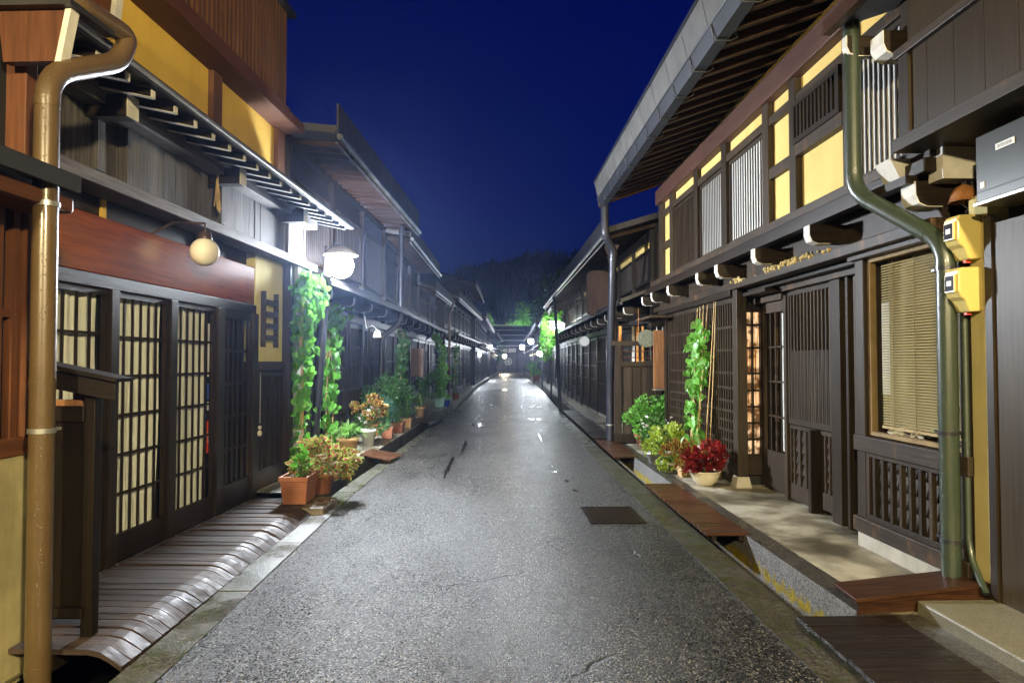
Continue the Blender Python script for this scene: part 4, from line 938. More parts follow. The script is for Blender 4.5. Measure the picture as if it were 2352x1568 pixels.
# lattice screen
P('screen_post', MB().box(2.83, 2.95, 7.84, 7.97, .17, 2.34), M['gwz'], bevel=.006)
P('post_stone', MB().hexa([(2.79, 7.80, .04), (2.98, 7.80, .04), (2.98, 8.01, .04), (2.79, 8.01, .04)], [(2.82, 7.83, .17), (2.96, 7.83, .17), (2.96, 7.98, .17), (2.82, 7.98, .17)]), M['concrete'], bevel=.008)
ls = frame4(MB(), 2.87, .05, 8.02, 11.1, .25, 2.27, .05, .06, .06); sc_ = P('lattice_screen', ls, M['gwz'])
s_ = MB(); slats(s_, 2.878, .03, 8.07, 11.05, .3, 2.22, 34, .030); P('bars', s_, M['gwz'], sc_)
s_ = MB(); rails(s_, 2.884, .02, 8.07, 11.05, [.42, .54, .66, .78, .90, 1.02, 1.18, 1.36, 1.64, 1.92], .030); P('cross_bars', s_, M['gwv'], sc_)
P('screen_head', MB().box(2.80, 2.95, 8.0, 11.5, 2.27, 2.345), M['dwv'], bevel=.004); P('screen_base', MB().box(2.86, 2.95, 8.0, 11.15, .05, .25), M['gwv'])
P('canopy_board', MB().box(2.5, 2.86, 10.75, 11.9, 2.20, 2.235), M['gwv'])
P('post', MB().box(2.84, 2.96, 11.1, 11.25, .05, 2.3), M['dwz'])

# hanging things at the boundary of the two right houses
T = Thing('sign_plank', 'tall plain brown wooden sign plank with a little roof, hung above the potted bush', 'sign', W, (2.78, 11.3, 1.04))
T.part('board', MB().box(2.67, 2.885, 11.28, 11.31, 1.05, 2.02), M['signtan'], bevel=.004)
T.part('little_roof', MB().hexa([(2.62, 11.2, 2.09), (2.94, 11.2, 2.09), (2.94, 11.4, 2.09), (2.62, 11.4, 2.09)], [(2.60, 11.16, 2.125), (2.95, 11.16, 2.125), (2.95, 11.44, 2.16), (2.60, 11.44, 2.16)]), M['dwu'], bevel=.01)
T.part('bottom_strip', MB().box(2.655, 2.895, 11.27, 11.32, 1.02, 1.045), M['steel'])
T.part('hook', MB().tube([(2.73, 11.3, 2.01), (2.73, 11.3, 2.1)], .008, 6), M['steel']); T.part('hook', MB().tube([(2.83, 11.3, 2.01), (2.83, 11.3, 2.1)], .008, 6), M['steel'])
T = Thing('hanging_disc', 'round grey-green disc hung on a cord beside the sign plank', 'disc', W, (2.60, 11.5, 1.77))
dm = MB().tube([(2.60, 11.52, 1.89), (2.60, 11.46, 1.89)], [.148, .148], 32); dm.tube([(2.60, 11.46, 1.89), (2.60, 11.455, 1.89)], [.11, .10], 32)
T.part('disc', dm, M['stoneD']); T.part('cord', MB().tube([(2.47, 11.49, 1.95), (2.465, 11.49, 2.4)], .006, 5), M['rust'])
F = Thing('board_fence', 'grey board screen with two red rails above, facing the camera beside the dented downpipe', 'fence', W, (2.5, 12.05, .1))
fb = MB(); 
for i in range(4): fb.box(2.30 + i * .155, 2.30 + i * .155 + .148, 12.03, 12.05, .2, 1.42)
F.part('boards', fb, M['gwz']); F.part('post', MB().box(2.17, 2.27, 12.0, 12.1, .05, 1.84), M['gwz'], bevel=.005); F.part('post', MB().box(2.88, 2.98, 12.0, 12.1, .05, 1.84), M['gwz'])
F.part('base_board', MB().box(2.14, 2.98, 11.98, 12.1, .08, .22), M['dwu']); F.part('top_rail', MB().box(2.1, 2.98, 11.99, 12.09, 1.78, 1.86), M['gwz']); F.part('mid_rail', MB().box(2.27, 2.9, 11.99, 12.09, 1.42, 1.50), M['gwz'])
F.part('red_rail', MB().tube([(2.25, 12.03, 1.57), (2.9, 12.03, 1.57)], .009, 6), M['brownz']); F.part('red_rail', MB().tube([(2.25, 12.03, 1.68), (2.9, 12.03, 1.68)], .009, 6), M['brownz'])
for v_ in (2.455, 2.61): F.part('batten', MB().box(v_ - .007, v_ + .007, 12.018, 12.032, .2, 1.42), M['dwz'])

T = Thing('door_curtain', 'orange and white hanging curtain strips glowing behind the board screen', 'curtain', W, (2.8, 13.0, 1.3))
for k, (a, b, m_) in enumerate(((2.32, 2.37, 'oranges'), (2.56, 2.61, 'paper'), (2.64, 2.68, 'oranges'), (2.74, 2.78, 'oranges'))):
    if k == 0: M['oranges'] = plaster('orange_cloth', (.62, .24, .05), (.75, .34, .08), .8, 4)
    T.part('strip', MB().box(a, b, 12.5, 12.51, 1.2, 2.15), M[m_])
T.part('rod', MB().tube([(2.28, 12.5, 2.16), (2.84, 12.5, 2.16)], .01, 6), M['dwu'])
# pipes
downpipe('thick dark green downpipe with a slanting elbow beside the yellow meters', W, [(2.56, 4.74, 4.7), (2.56, 4.74, 2.70), (2.82, 4.16, 2.24), (2.82, 4.16, .16)], .056, M['greenpipe'], [(2.82, 4.16, 2.08), (2.82, 4.16, 1.06), (2.82, 4.16, .40)], clampmat=M['darkpipe'])
downpipe('blue-black dented downpipe at the end of the big eave', W, [(1.93, 11.7, 4.25), (1.93, 11.7, 3.62), (2.10, 11.75, 3.45), (2.13, 12.45, .03)] if False else [(1.96, 11.85, 4.25), (1.96, 11.85, 3.70), (2.13, 12.0, 3.50), (2.14, 12.45, 1.0), (2.14, 12.45, .03)], .072, M['darkpipe'], [(2.14, 12.45, .35)])
T = downpipe('brown downpipe with a funnel head standing just behind the blue-black one', W, [(2.13, 12.3, 3.42), (2.27, 12.7, 3.0), (2.30, 12.8, .05)], .05, M['plumpipe'], [(2.30, 12.8, .9)])
T.part('funnel', MB().hexa([(2.10, 12.24, 3.42), (2.20, 12.24, 3.42), (2.20, 12.36, 3.42), (2.10, 12.36, 3.42)], [(2.04, 12.2, 3.60), (2.28, 12.2, 3.60), (2.28, 12.42, 3.60), (2.04, 12.42, 3.60)]), M['plumpipe'])
T = Thing('conduit', 'thin dark conduit bending out at the foot of the ochre wall strip', 'pipe', W, (2.98, 4.2, .1))
T.part('pipe', MB().tube([(2.90, 4.115, 1.9), (2.90, 4.115, .42), (2.895, 4.08, .30), (2.88, 4.0, .22), (2.87, 3.93, .15)], .02, 12), M['greenpipe'])
# gutter box lid at the foot of the green pipe
T = Thing('gutter_box', 'long dark brown wooden box lid from the green downpipe foot to the drain', 'box', W, (2.55, 4.05, .05))
T.part('lid', MB().hexa([(2.08, 3.90, .115), (2.98, 3.98, .175), (2.98, 4.27, .175), (2.10, 4.20, .115)], [(2.08, 3.90, .14), (2.98, 3.98, .20), (2.98, 4.27, .20), (2.10, 4.20, .14)]), M['coverbox'], bevel=.005)
T.part('side_board', MB().hexa([(2.11, 3.915, .02), (2.95, 3.99, .05), (2.95, 4.02, .05), (2.11, 3.945, .02)], [(2.11, 3.915, .115), (2.95, 3.99, .175), (2.95, 4.02, .175), (2.11, 3.945, .115)]), M['coverbox'])
# meters on the ochre strip
Sx = Thing('ochre_wall', 'narrow ochre plastered wall strip carrying the yellow meters', 'wall', W, (3.05, 4.05, 0))
Sx.part('plaster', MB().box(2.92, 3.3, 3.93, 4.085, .20, 2.5), M['strip']); Sx.part('base', MB().box(2.915, 3.3, 3.92, 4.09, -.05, .20), M['gwv'])
def meter(z, label):
    T = Thing('electricity_meter', label, 'electricity meter', W, (2.92, 4.03, z), 'yellow meters on the ochre wall strip')
    def prof(u):
        return [(2.919, z), (2.84, z - .005), (2.825, z + .03), (2.81, z + .065), (2.785, z + .085), (2.77, z + .12), (2.77, z + .24), (2.785, z + .262), (2.919, z + .268)]
    a = [(p[0], 3.975, p[1]) for p in prof(0)]; b = [(p[0], 4.10, p[1]) for p in prof(0)]; n = len(a)
    T.part('case', MB().add(a + b, [tuple(range(n))[::-1], tuple(range(n, 2 * n))] + [(i, (i + 1) % n, (i + 1) % n + n, i + n) for i in range(n)]), M['meter'], bevel=.010)
    T.part('window_frame', MB().box(2.758, 2.771, 3.995, 4.085, z + .115, z + .225), M['meter'], bevel=.003)
    w_ = T.part('window', MB().box(2.7555, 2.7585, 4.003, 4.077, z + .125, z + .215), M['darkglass'])
    T.part('dial', MB().box(2.7545, 2.7555, 4.02, 4.06, z + .155, z + .185), M['white'], w_)
    T.part('seal', MB().box(2.85, 2.88, 4.02, 4.05, z - .02, z - .005), M['red'])
M['darkglass'] = flat('dark_meter_glass', (.03, .03, .04), .08)
meter(2.115, 'upper yellow electricity meter beside the green downpipe')
meter(1.80, 'lower yellow electricity meter beside the green downpipe')
# neighbouring dark house: panel wall, overhanging box bay
N = Thing('dark_house', 'near dark-panelled house at the right edge with an overhanging boxed upper bay', 'house', W, (3.6, 2.5, 0))
NP = N.part
NP('wall', MB().box(2.90, 6, -4, 3.90, -.1, 2.3), M['panel'])
NP('wall_trim', MB().box(2.885, 2.905, 3.86, 3.915, 0, 2.35), M['dwz'])
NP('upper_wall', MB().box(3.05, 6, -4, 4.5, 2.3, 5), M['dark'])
bx = MB(); v = 4.24
while v > 1: bx.box(2.62, 2.64, v - .24 + .004, v, 2.93, 3.44); v -= .24
bay2 = NP('box_bay', bx, M['panel']); NP('side_panel', MB().box(2.64, 3.6, 1.0, 4.22, 2.90, 3.9), M['panel'], bay2)
NP('bottom_rail', MB().box(2.575, 3.6, .5, 4.30, 2.84, 2.925), M['gwv'], bay2, bevel=.005)
NP('top_rail', MB().box(2.585, 2.66, .5, 4.29, 3.44, 3.50), M['gwv'], bay2, bevel=.005)
NP('post', MB().box(2.60, 2.66, 4.16, 4.26, 2.925, 3.44), M['dwz'], bay2)
NP('upper_band', MB().box(2.75, 3.6, .5, 4.30, 3.5, 3.8), M['dwv'], bay2)
NP('roof', MB().hexa([(2.42, .5, 3.86), (3.4, .5, 4.2), (3.4, 4.75, 4.2), (2.42, 4.75, 3.86)], [(2.40, .5, 3.93), (3.4, .5, 4.28), (3.4, 4.75, 4.28), (2.40, 4.75, 3.93)]), M['gutter'])
NP('roof_edge', MB().box(2.38, 2.44, .5, 4.8, 3.85, 3.95), M['coverbox'])
bracket(N, 3.1, 2.62, 4.52, 3.56, 3.72, .15); bracket(N, 3.1, 2.72, 4.36, 2.50, 2.66, .15); bracket(N, 3.1, 2.5, 4.72, 3.66, 3.80, .06)
NP('bracket', MB().hexa([(2.70, 4.40, 2.68), (3.1, 4.40, 2.68), (3.1, 4.58, 2.68), (2.70, 4.58, 2.68)], [(2.62, 4.40, 2.84), (3.1, 4.40, 2.84), (3.1, 4.58, 2.84), (2.62, 4.58, 2.84)]), M['pale'], label='pale tapering bracket under the boxed bay')
NP('bracket', MB().box(2.80, 3.1, 4.14, 4.28, 2.64, 2.84), M['pale'], label='square pale beam end under the boxed bay')
T = Thing('control_box', 'dark grey metal control box with a small lettered plate under the boxed bay', 'control box', W, (2.85, 3.4, 2.4))
cb = T.part('case', MB().box(2.76, 3.0, 2.9, 3.80, 2.40, 2.78), M['box'], bevel=.008)
T.part('door_seam', MB().box(2.756, 2.762, 2.9, 3.79, 2.455, 2.462), M['black']); T.part('drip_edge', MB().box(2.75, 3.0, 2.88, 3.81, 2.385, 2.40), M['steel'])
lp = T.part('plate', MB().box(2.753, 2.7585, 3.50, 3.635, 2.655, 2.69), M['white']); T.part('lettering', glyph_block('融雪制御盤', .021, 2.7525, 3.567, 2.671, 'black', -1), M['black'], lp)
T.part('small_label', MB().box(2.755, 2.7585, 3.73, 3.76, 2.475, 2.51), M['whitepot'])
T = Thing('rusty_lamp_shade', 'small rusty tilted bell shade with loose wires above the meters', 'lamp', W, (2.95, 4.2, 2.45))
T.part('shade', MB().lathe([(.012, 2.60), (.05, 2.58), (.075, 2.54), (.085, 2.49), (.08, 2.49), (.05, 2.55), (.01, 2.58)], 2.93, 4.14, 16), M['rust'])
wz = MB()
for k in range(7): wz.tube([(2.96 + U(-.03, .03), 4.14 + U(-.03, .03), 2.62), (2.95 + U(-.06, .06), 4.12 + U(-.05, .05), 2.5), (2.97 + U(-.05, .05), 4.1 + U(-.03, .03), 2.42), (2.98, 4.12, 2.36)], .005, 5)
T.part('wires', wz, M['black'])

# ================================================================== houses further along the lane
def rowhouse(label, x0, y0, x1, y1, s, ez, over=.72, rise=.30, nwin=3, fasc=.32, wall='farz', low='lattice', near_side=True, pipe=None, name='townhouse', group='timber townhouses down the lane', pent=True, winpane=None, yellow=False, back=5.0):
    a = math.atan2(x1 - x0, y1 - y0); fr = Frame(a, x0, y0); Ln = math.hypot(x1 - x0, y1 - y0)
    T = Thing(name, label, 'house', fr, (-.5 * s, Ln / 2, 0), group); Q = T.part
    bk = -back * s
    Q('wall', MB().box(min(bk, 0), max(bk, 0), 0, Ln, -.1, ez + .35), M[wall])
    if near_side:
        sb = MB(); z = 2.4
        while z < ez + .05: sb.box(min(bk, -.02 * s), max(bk, -.02 * s), -.02, 0, z, z + .135); z += .14
        Q('side_boards', sb, M['dwu'])
    e0, e1 = over * s, bk
    zz = lambda u: ez + .06 + (abs(over * s - u)) * rise
    Q('roof', MB().hexa([(e0, -.25, zz(e0) + .08), (e1, -.25, zz(e1) + .08), (e1, Ln + .1, zz(e1) + .08), (e0, Ln + .1, zz(e0) + .08)], [(e0 + .03 * s, -.27, zz(e0) + .17), (e1, -.27, zz(e1) + .17), (e1, Ln + .12, zz(e1) + .17), (e0 + .03 * s, Ln + .12, zz(e0) + .17)]), M['roof'])
    fm = MB(); v = -.25
    while v < Ln + .05:
        b = min(v + .5, Ln + .1); uu = sorted((e0 + .02 * s, e0 + .045 * s)); fm.box(uu[0], uu[1], v, b - .012, ez + .12, ez + fasc + .07); v += .5
    Q('fascia', fm, M['farfascia'])
    gm = MB(); gm.tube([(e0 + .07 * s, -.28, ez + .08), (e0 + .07 * s, Ln / 2, ez + .075), (e0 + .07 * s, Ln + .1, ez + .07)], .04, 10)
    gm.tube([(e0 + .03 * s, -.28, ez), (e0 + .03 * s, Ln + .1, ez)], .018, 8); Q('gutter', gm, M['gutterbright'])
    v = .1; rm = MB()
    while v < Ln: rm.hexa([(e0, v, zz(e0) + .0), (-.05 * s, v, zz(0) + .0), (-.05 * s, v + .05, zz(0)), (e0, v + .05, zz(e0))], [(e0, v, zz(e0) + .07), (-.05 * s, v, zz(0) + .07), (-.05 * s, v + .05, zz(0) + .07), (e0, v + .05, zz(e0) + .07)]); v += .3
    Q('soffit', rm, M['soffit'])
    Q('eave_beam', MB().box(min(0, .10 * s), max(0, .10 * s), 0, Ln, ez + .08, ez + .26), M['farv'])
    # upper storey
    w_ = Ln / nwin
    for i in range(nwin):
        a_, b_ = i * w_ + .12, (i + 1) * w_ - .12; z0, z1 = 2.95, ez - .25 if ez > 3.9 else ez - .05
        if yellow: Q('ochre_panel', MB().box(min(.01 * s, .03 * s), max(.01 * s, .03 * s), a_ - .1, b_ + .1, z1 + .02, z1 + .22), M['yellowR'])
        wf = MB(); frame4(wf, .02 * s, .05 * s, a_, b_, z0, z1, .05, .05, .05); o = Q('upper_window', wf, M['farz'])
        if winpane and i in winpane: Q('pane', MB().box(min(.02 * s, .024 * s), max(.02 * s, .024 * s), a_ + .05, b_ - .05, z0 + .05, z1 - .05), M['paper'], o)
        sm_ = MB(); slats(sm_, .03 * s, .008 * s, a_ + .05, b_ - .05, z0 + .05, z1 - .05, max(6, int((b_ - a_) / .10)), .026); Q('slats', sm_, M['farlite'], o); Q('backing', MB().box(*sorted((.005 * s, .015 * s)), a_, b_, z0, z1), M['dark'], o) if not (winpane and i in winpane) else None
    for i in range(nwin + 1):
        c = min(max(i * w_, .06), Ln - .06); Q('post', MB().box(min(0, .09 * s), max(0, .09 * s), c - .06, c + .06, .05, ez + .1), M['farz'])
    if pent:
        p0 = .62 * s
        Q('pent_roof', MB().hexa([(0, .02, 2.80), (p0, .02, 2.56), (p0, Ln - .02, 2.56), (0, Ln - .02, 2.80)], [(0, .02, 2.86), (p0 + .03 * s, .02, 2.62), (p0 + .03 * s, Ln - .02, 2.62), (0, Ln - .02, 2.86)]), M['roof'])
        Q('pent_trim', MB().box(*sorted((p0 - .01 * s, p0 + .04 * s)), 0, Ln, 2.52, 2.575), M['farfascia'])
        n = max(2, int(Ln / 1.1))
        for i in range(n): bracket(T, 0, .48 * s, (i + .5) * Ln / n, 2.38, 2.52, .09)
        Q('lower_beam', MB().box(*sorted((0, .12 * s)), 0, Ln, 2.20, 2.32), M['farv'])
    m_ = max(2, int(Ln / 1.5)); wl = Ln / m_
    for i in range(m_):
        a_, b_ = i * wl + .07, (i + 1) * wl - .07; k = (i + int(Ln * 3)) % 3
        f = MB(); frame4(f, .02 * s, .05 * s, a_, b_, .12, 2.18, .05, .07, .22 if k else .5); o = Q('lattice_panel', f, M['farz'])
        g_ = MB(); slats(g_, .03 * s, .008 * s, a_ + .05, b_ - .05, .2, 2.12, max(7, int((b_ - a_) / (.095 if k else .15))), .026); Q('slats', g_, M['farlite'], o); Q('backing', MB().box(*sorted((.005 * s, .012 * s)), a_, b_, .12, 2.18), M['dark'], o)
        h_ = MB(); rails(h_, .025 * s, .02 * s, a_ + .05, b_ - .05, [.62, 1.0, 1.38, 1.76] if k else [.9, 1.5], .03); Q('rails', h_, M['farlite'], o)
    Q('base_stone', MB().box(*sorted((-.1 * s, .08 * s)), 0, Ln, -.1, .12), M['concrete'])
    return T, fr, Ln
g1 = 'timber townhouses down the left side'
T3, f3, n3 = rowhouse('tall dark left house with a steep jointed eave rising above the bright lamp', -2.80, 9.15, -2.47, 15.3, 1, 4.33, .76, .10, 3, .46, winpane=None, group=g1)
rowhouse('left house with a broad pale-edged eave, second beyond the lamp', -2.52, 15.45, -2.38, 21.5, 1, 4.14, .66, .16, 3, .36, 'brownblk' if False else 'dwz', group=g1)
rowhouse('low left house with a bent gutter pipe beside the bright green vine', -2.42, 21.7, -2.2, 26.4, 1, 3.6, .62, .3, 2, .36, group=g1)
rowhouse('long left house whose eave points at the far lamps', -1.98, 26.7, -1.35, 39.3, 1, 3.85, .66, .3, 6, .34, group=g1)
rowhouse('dark left house beyond the long one, beside the low star-like lamp', -1.12, 39.8, -.62, 59, 1, 3.95, .7, .3, 7, .34, group=g1)
rowhouse('farthest left house before the gate building', -.35, 60.5, .45, 84, 1, 3.9, .7, .3, 6, .34, group=g1)
rowhouse('tall left building whose eave stands above the far roofs', -1.75, 42, -1.45, 54, 1, 6.1, .7, .3, 4, .4, pent=False, group=g1)
g2_ = 'timber townhouses down the right side'
rowhouse('right house with a bright-edged eave and ochre strips just past the dented downpipe', 2.93, 12.15, 2.98, 22.2, -1, 3.62, .92, .30, 6, .36, yellow=True, winpane=(1,), group=g2_)
rowhouse('right house behind the thin black pipe, next to the ivy lamp', 3.0, 22.5, 3.06, 27.2, -1, 3.6, .95, .3, 3, .34, group=g2_)
rowhouse('dark right house hidden behind the hanging ivy', 3.12, 27.6, 3.42, 36.5, -1, 3.6, .7, .3, 4, .34, group=g2_)
rowhouse('right house beyond the ivy with a low lamp at its corner', 3.45, 37, 3.7, 43.5, -1, 3.7, .7, .3, 3, .34, group=g2_)
rowhouse('far right house with a pale roof edge above the cluster of lamps', 3.55, 44, 4.1, 60, -1, 3.9, .75, .3, 6, .34, group=g2_)
rowhouse('farthest right house beside the gate building', 4.1, 61, 4.6, 84, -1, 3.9, .75, .3, 6, .34, group=g2_)
# gate building closing the lane
G = Thing('gate_building', 'low dark building with a spoked wheel that closes the far end of the lane', 'building', W, (2, 96, 0))
G.part('wall', MB().box(-5, 12, 95, 102, -.1, 3.9), M['weather'])
rf = MB().hexa([(-5.5, 94, 3.3), (12.5, 94, 3.3), (12.5, 101, 6.6), (-5.5, 101, 6.6)], [(-5.5, 94, 3.45), (12.5, 94, 3.45), (12.5, 101, 6.75), (-5.5, 101, 6.75)])
G.part('roof', rf, M['roof'])
for k in range(5): z = 3.5 + k * .8; y = 94.1 + k * 1.7; G.part('snow_bar', MB().box(-3 + k * .4, 7 - k * .8, y, y + .08, z + .10, z + .24), M['pale'])
for x in (-1.5, .6, 2.0, 3.3, 5): G.part('post', MB().box(x, x + .16, 94.8, 95, 0, 3.3), M['dwz'])
G.part('beam', MB().box(-5, 12, 94.7, 95, 2.5, 2.75), M['gwv']); G.part('lattice', slats(MB(), 1, 0, 0, 1, 0, 1, 0, 1).box(1.0, 3.2, 94.9, 94.95, 2.8, 3.3), M['paper'])
G.part('bench', MB().box(2.4, 4.6, 94.2, 94.7, .4, .48), M['gwv'])
Wh = Thing('cart_wheel', 'pale spoked wheel hung on the gate building wall', 'wheel', W, (2.15, 94.7, 1.5))
wm = MB(); n = 28
for k in range(n):
    a, b = 2 * math.pi * k / n, 2 * math.pi * (k + 1) / n; wm.bar((2.15 + .46 * math.cos(a), 94.65, 1.5 + .46 * math.sin(a)), (2.15 + .46 * math.cos(b), 94.65, 1.5 + .46 * math.sin(b)), .11, .11)
Wh.part('rim', wm, M['pale']); sp = MB()
for k in range(12): a = math.pi * k / 6; sp.bar((2.15, 94.65, 1.5), (2.15 + .45 * math.cos(a), 94.65, 1.5 + .45 * math.sin(a)), .05, .05)
Wh.part('spokes', sp, M['pale'])

# ---- pipes, signs and screens along the far rows
downpipe('tall dark downpipe with an elbow at the end of the tall left house', W, [(-1.93, 14.4, 4.35), (-1.93, 14.3, 2.3), (-2.31, 14.2, 2.0), (-2.31, 14.2, .15)], .055, M['darkpipe'])
downpipe('bright-edged downpipe beside the bright green vine', W, [(-1.35, 24.2, 3.65), (-1.52, 24.1, 3.25), (-1.53, 24.0, 0.1)], .04, M['plumpipe'])
downpipe('short looping gutter pipe on the low left house', W, [(-1.75, 21.9, 3.72), (-1.95, 21.9, 3.3), (-1.93, 21.8, 2.4), (-2.1, 21.6, 2.2)], .035, M['darkpipe'])
downpipe('thin black standing pipe in front of the right drain', W, [(2.0, 22.3, 3.6), (1.98, 21.6, 3.2), (2.03, 20.55, 0.0)], .05, M['darkpipe'])
T = Thing('blank_sign', 'blank pinkish-grey sign panel in a thin frame behind the dark ivy', 'sign', W, (-1.93, 17.3, 1.0))
T.part('panel', MB().box(-2.06, -1.76, 17.3, 17.34, 1.13, 1.83), plaster('pinkish_panel', (.22, .16, .14), (.30, .22, .20), .8)); T.part('frame', MB().box(-1.765, -1.74, 17.28, 17.36, 1.05, 1.86), M['gwz'])
T = Thing('round_speaker', 'white round speaker dish under the right pent roof', 'speaker', W, (2.42, 18, 2.1)); T.part('dish', MB().tube([(2.36, 17.6, 2.02), (2.36, 17.55, 2.02), (2.36, 17.5, 2.02)], [.10, .135, .12], 20), M['whitepot'])
T.part('arm', MB().tube([(2.36, 17.6, 2.02), (2.5, 17.8, 2.3)], .015, 6), M['steel'])
T = Thing('wall_sign', 'large dark rounded wooden board high under the right neighbour eave', 'sign', W, (2.6, 15.2, 2.6))
def rounded(x0, x1, z0, z1, y0, y1, r=.12):
    pts = []
    for cx, cz, a0 in ((x1 - r, z1 - r, 0), (x0 + r, z1 - r, 90), (x0 + r, z0 + r, 180), (x1 - r, z0 + r, 270)):
        for k in range(5): a = math.radians(a0 + k * 22.5); pts.append((cx + r * math.cos(a), cz + r * math.sin(a)))
    n = len(pts); return MB().add([(x, y0, z) for x, z in pts] + [(x, y1, z) for x, z in pts], [tuple(range(n)), tuple(range(n, 2 * n))[::-1]] + [(i, (i + 1) % n, (i + 1) % n + n, i + n) for i in range(n)])
T.part('board', rounded(2.12, 2.58, 2.55, 3.52, 15.2, 15.25), wood('dark_red_brown_board', (.03, .016, .011), (.07, .04, .03), 'z', .6))
T.part('rim', rounded(2.10, 2.60, 2.53, 3.54, 15.22, 15.29), M['dwz'])
T = Thing('surveillance_lamp', 'small frosted spot lamp on a wall bracket behind the leaning lamp pole', 'lamp', W, (-2.35, 11.4, 1.9))
T.part('shade', MB().lathe([(.02, 2.02), (.05, 1.99), (.075, 1.90), (.06, 1.90), (.01, 1.97)], -1.92, 11.4, 16), M['whitepot']); T.part('arm', MB().tube([(-1.92, 11.4, 2.02), (-2.0, 11.4, 2.10), (-2.1, 11.4, 2.05), (-2.14, 11.4, 2.3), (-2.5, 11.5, 2.35)], .008, 6), M['steel'])

# ================================================================== plants
def PG(x, y, z):   # point on a horizontal level seen at image position
    c, s_ = math.cos(YAW), math.sin(YAW); cp, sp_ = math.cos(PITCH), math.sin(PITCH); a, b = x - 1176, 784 - y
    d = (s_ * cp * F_PX + c * a - s_ * sp_ * b, c * cp * F_PX - s_ * a - c * sp_ * b, sp_ * F_PX + cp * b); t = (z - EYE) / d[2]; return (d[0] * t, d[1] * t, z)
solo('stone_block', MB().hexa([(-2.12, 6.70, -.1), (-1.62, 6.72, -.1), (-1.60, 7.25, -.1), (-2.15, 7.45, -.1)], [(-2.14, 6.72, .085), (-1.66, 6.76, .07), (-1.62, 7.22, .085), (-2.15, 7.45, .10)]), M['rock'], 'rough brown stone block at the end of the plank deck under two pots', 'stone', base=(-1.85, 7, 0), bevel=.02)
potted('long ribbed terracotta planter with a few stems at the deck end', (-1.95, 6.98, .10), ('box', (.27, .42), .27, M['terra']), [('bush', 'foliage', (-1.93, 7.0, .43), (.10, .13, .08), 110, .055, M['coleuspink'], .3), ('bush', 'vine_shoots', (-1.90, 6.95, .47), (.07, .07, .13), 40, .075, M['leaf'], .32)])
potted('round terracotta pot of pink and yellow coleus behind the long planter', (-1.82, 7.38, .10), ('round', .125, .22, M['terra']), [('bush', 'foliage', (-1.80, 7.45, .43), (.29, .26, .19), 850, .075, M['coleuspink'], .30)])
potted('tan pot of arching bright green grass right of the lamp pole', (-2.06, 9.80, .12), ('round', .145, .30, M['tanpot']), [('grass', (-2.06, 9.8, .40), .40, .34, 230, .008, M['grass'])])
potted('low clump of bright grass at the foot of the lamp pole', (-2.34, 9.1, .12), ('round', .12, .16, M['terra']), [('grass', (-2.34, 9.1, .26), .42, .36, 220, .009, M['grass'])])
potted('white tapered pot with dark red coleus above white flowers', (-2.03, 11.25, .12), ('round', .115, .28, M['whitepot']), [('bush', 'coleus', (-2.0, 11.3, .76), (.22, .2, .20), 230, .085, M['coleusyel'], .38), ('bush', 'leaves', (-2.02, 11.3, .50), (.28, .2, .20), 380, .05, M['leafdk'], .35), ('bush', 'flowers', (-1.98, 11.15, .56), (.24, .12, .20), 34, .05, M['petal'], .4)])
potted('square brown pot with a blue-green conifer column', (-1.90, 12.45, .12), ('box', (.2, .2), .20, M['terra']), [('bush', 'foliage', (-1.92, 12.5, .56), (.15, .15, .30), 1100, .035, M['cypress'], .15)])
potted('long brown planter with a tall dark bush', (-1.86, 13.45, .12), ('box', (.25, .5), .2, M['terra']), [('bush', 'foliage', (-1.98, 13.6, .74), (.42, .42, .46), 1500, .05, M['leafdk'], .22)])
potted('pale brown planter with a wispy dark bush beyond the tall dark one', (-1.80, 14.35, .12), ('box', (.22, .3), .2, M['tanpot']), [('bush', 'foliage', (-1.90, 14.6, .66), (.32, .35, .42), 900, .05, M['leafdk'], .24), ('bush', 'flowers', (-1.75, 14.4, .5), (.18, .12, .2), 20, .04, M['petal'], .4)])
potted('tan pot of cascading yellow-striped grass', (-1.80, 16.9, .14), ('round', .14, .25, M['tanpot']), [('grass', (-1.80, 16.9, .40), .46, .42, 260, .012, M['grassyel'])])
potted('teal planter with a leafy green shrub', (-1.62, 21.0, .12), ('box', (.3, .3), .26, M['tealpot']), [('bush', 'foliage', (-1.85, 21.1, .78), (.42, .4, .42), 700, .09, M['leafbright'], .3)])
potted('small blue pot beside the teal planter', (-1.42, 21.2, .12), ('round', .11, .2, M['bluepot']), [('bush', 'foliage', (-1.42, 21.2, .38), (.14, .14, .10), 120, .06, M['leafbright'], .3)])
potted('small terracotta pot on the left kerb past the bright vine', (-1.35, 24.9, .12), ('round', .14, .22, M['terra']), [('bush', 'foliage', (-1.35, 24.9, .4), (.1, .1, .08), 50, .06, M['leafdk'], .3)])
potted('broad shrub hiding its pot at the foot of the dark lattice wall', (-2.25, 13.0, .12), ('box', (.3, .4), .22, M['terra']), [('bush', 'foliage', (-2.15, 13.1, .80), (.30, .5, .40), 900, .055, M['leafdk'], .24)])
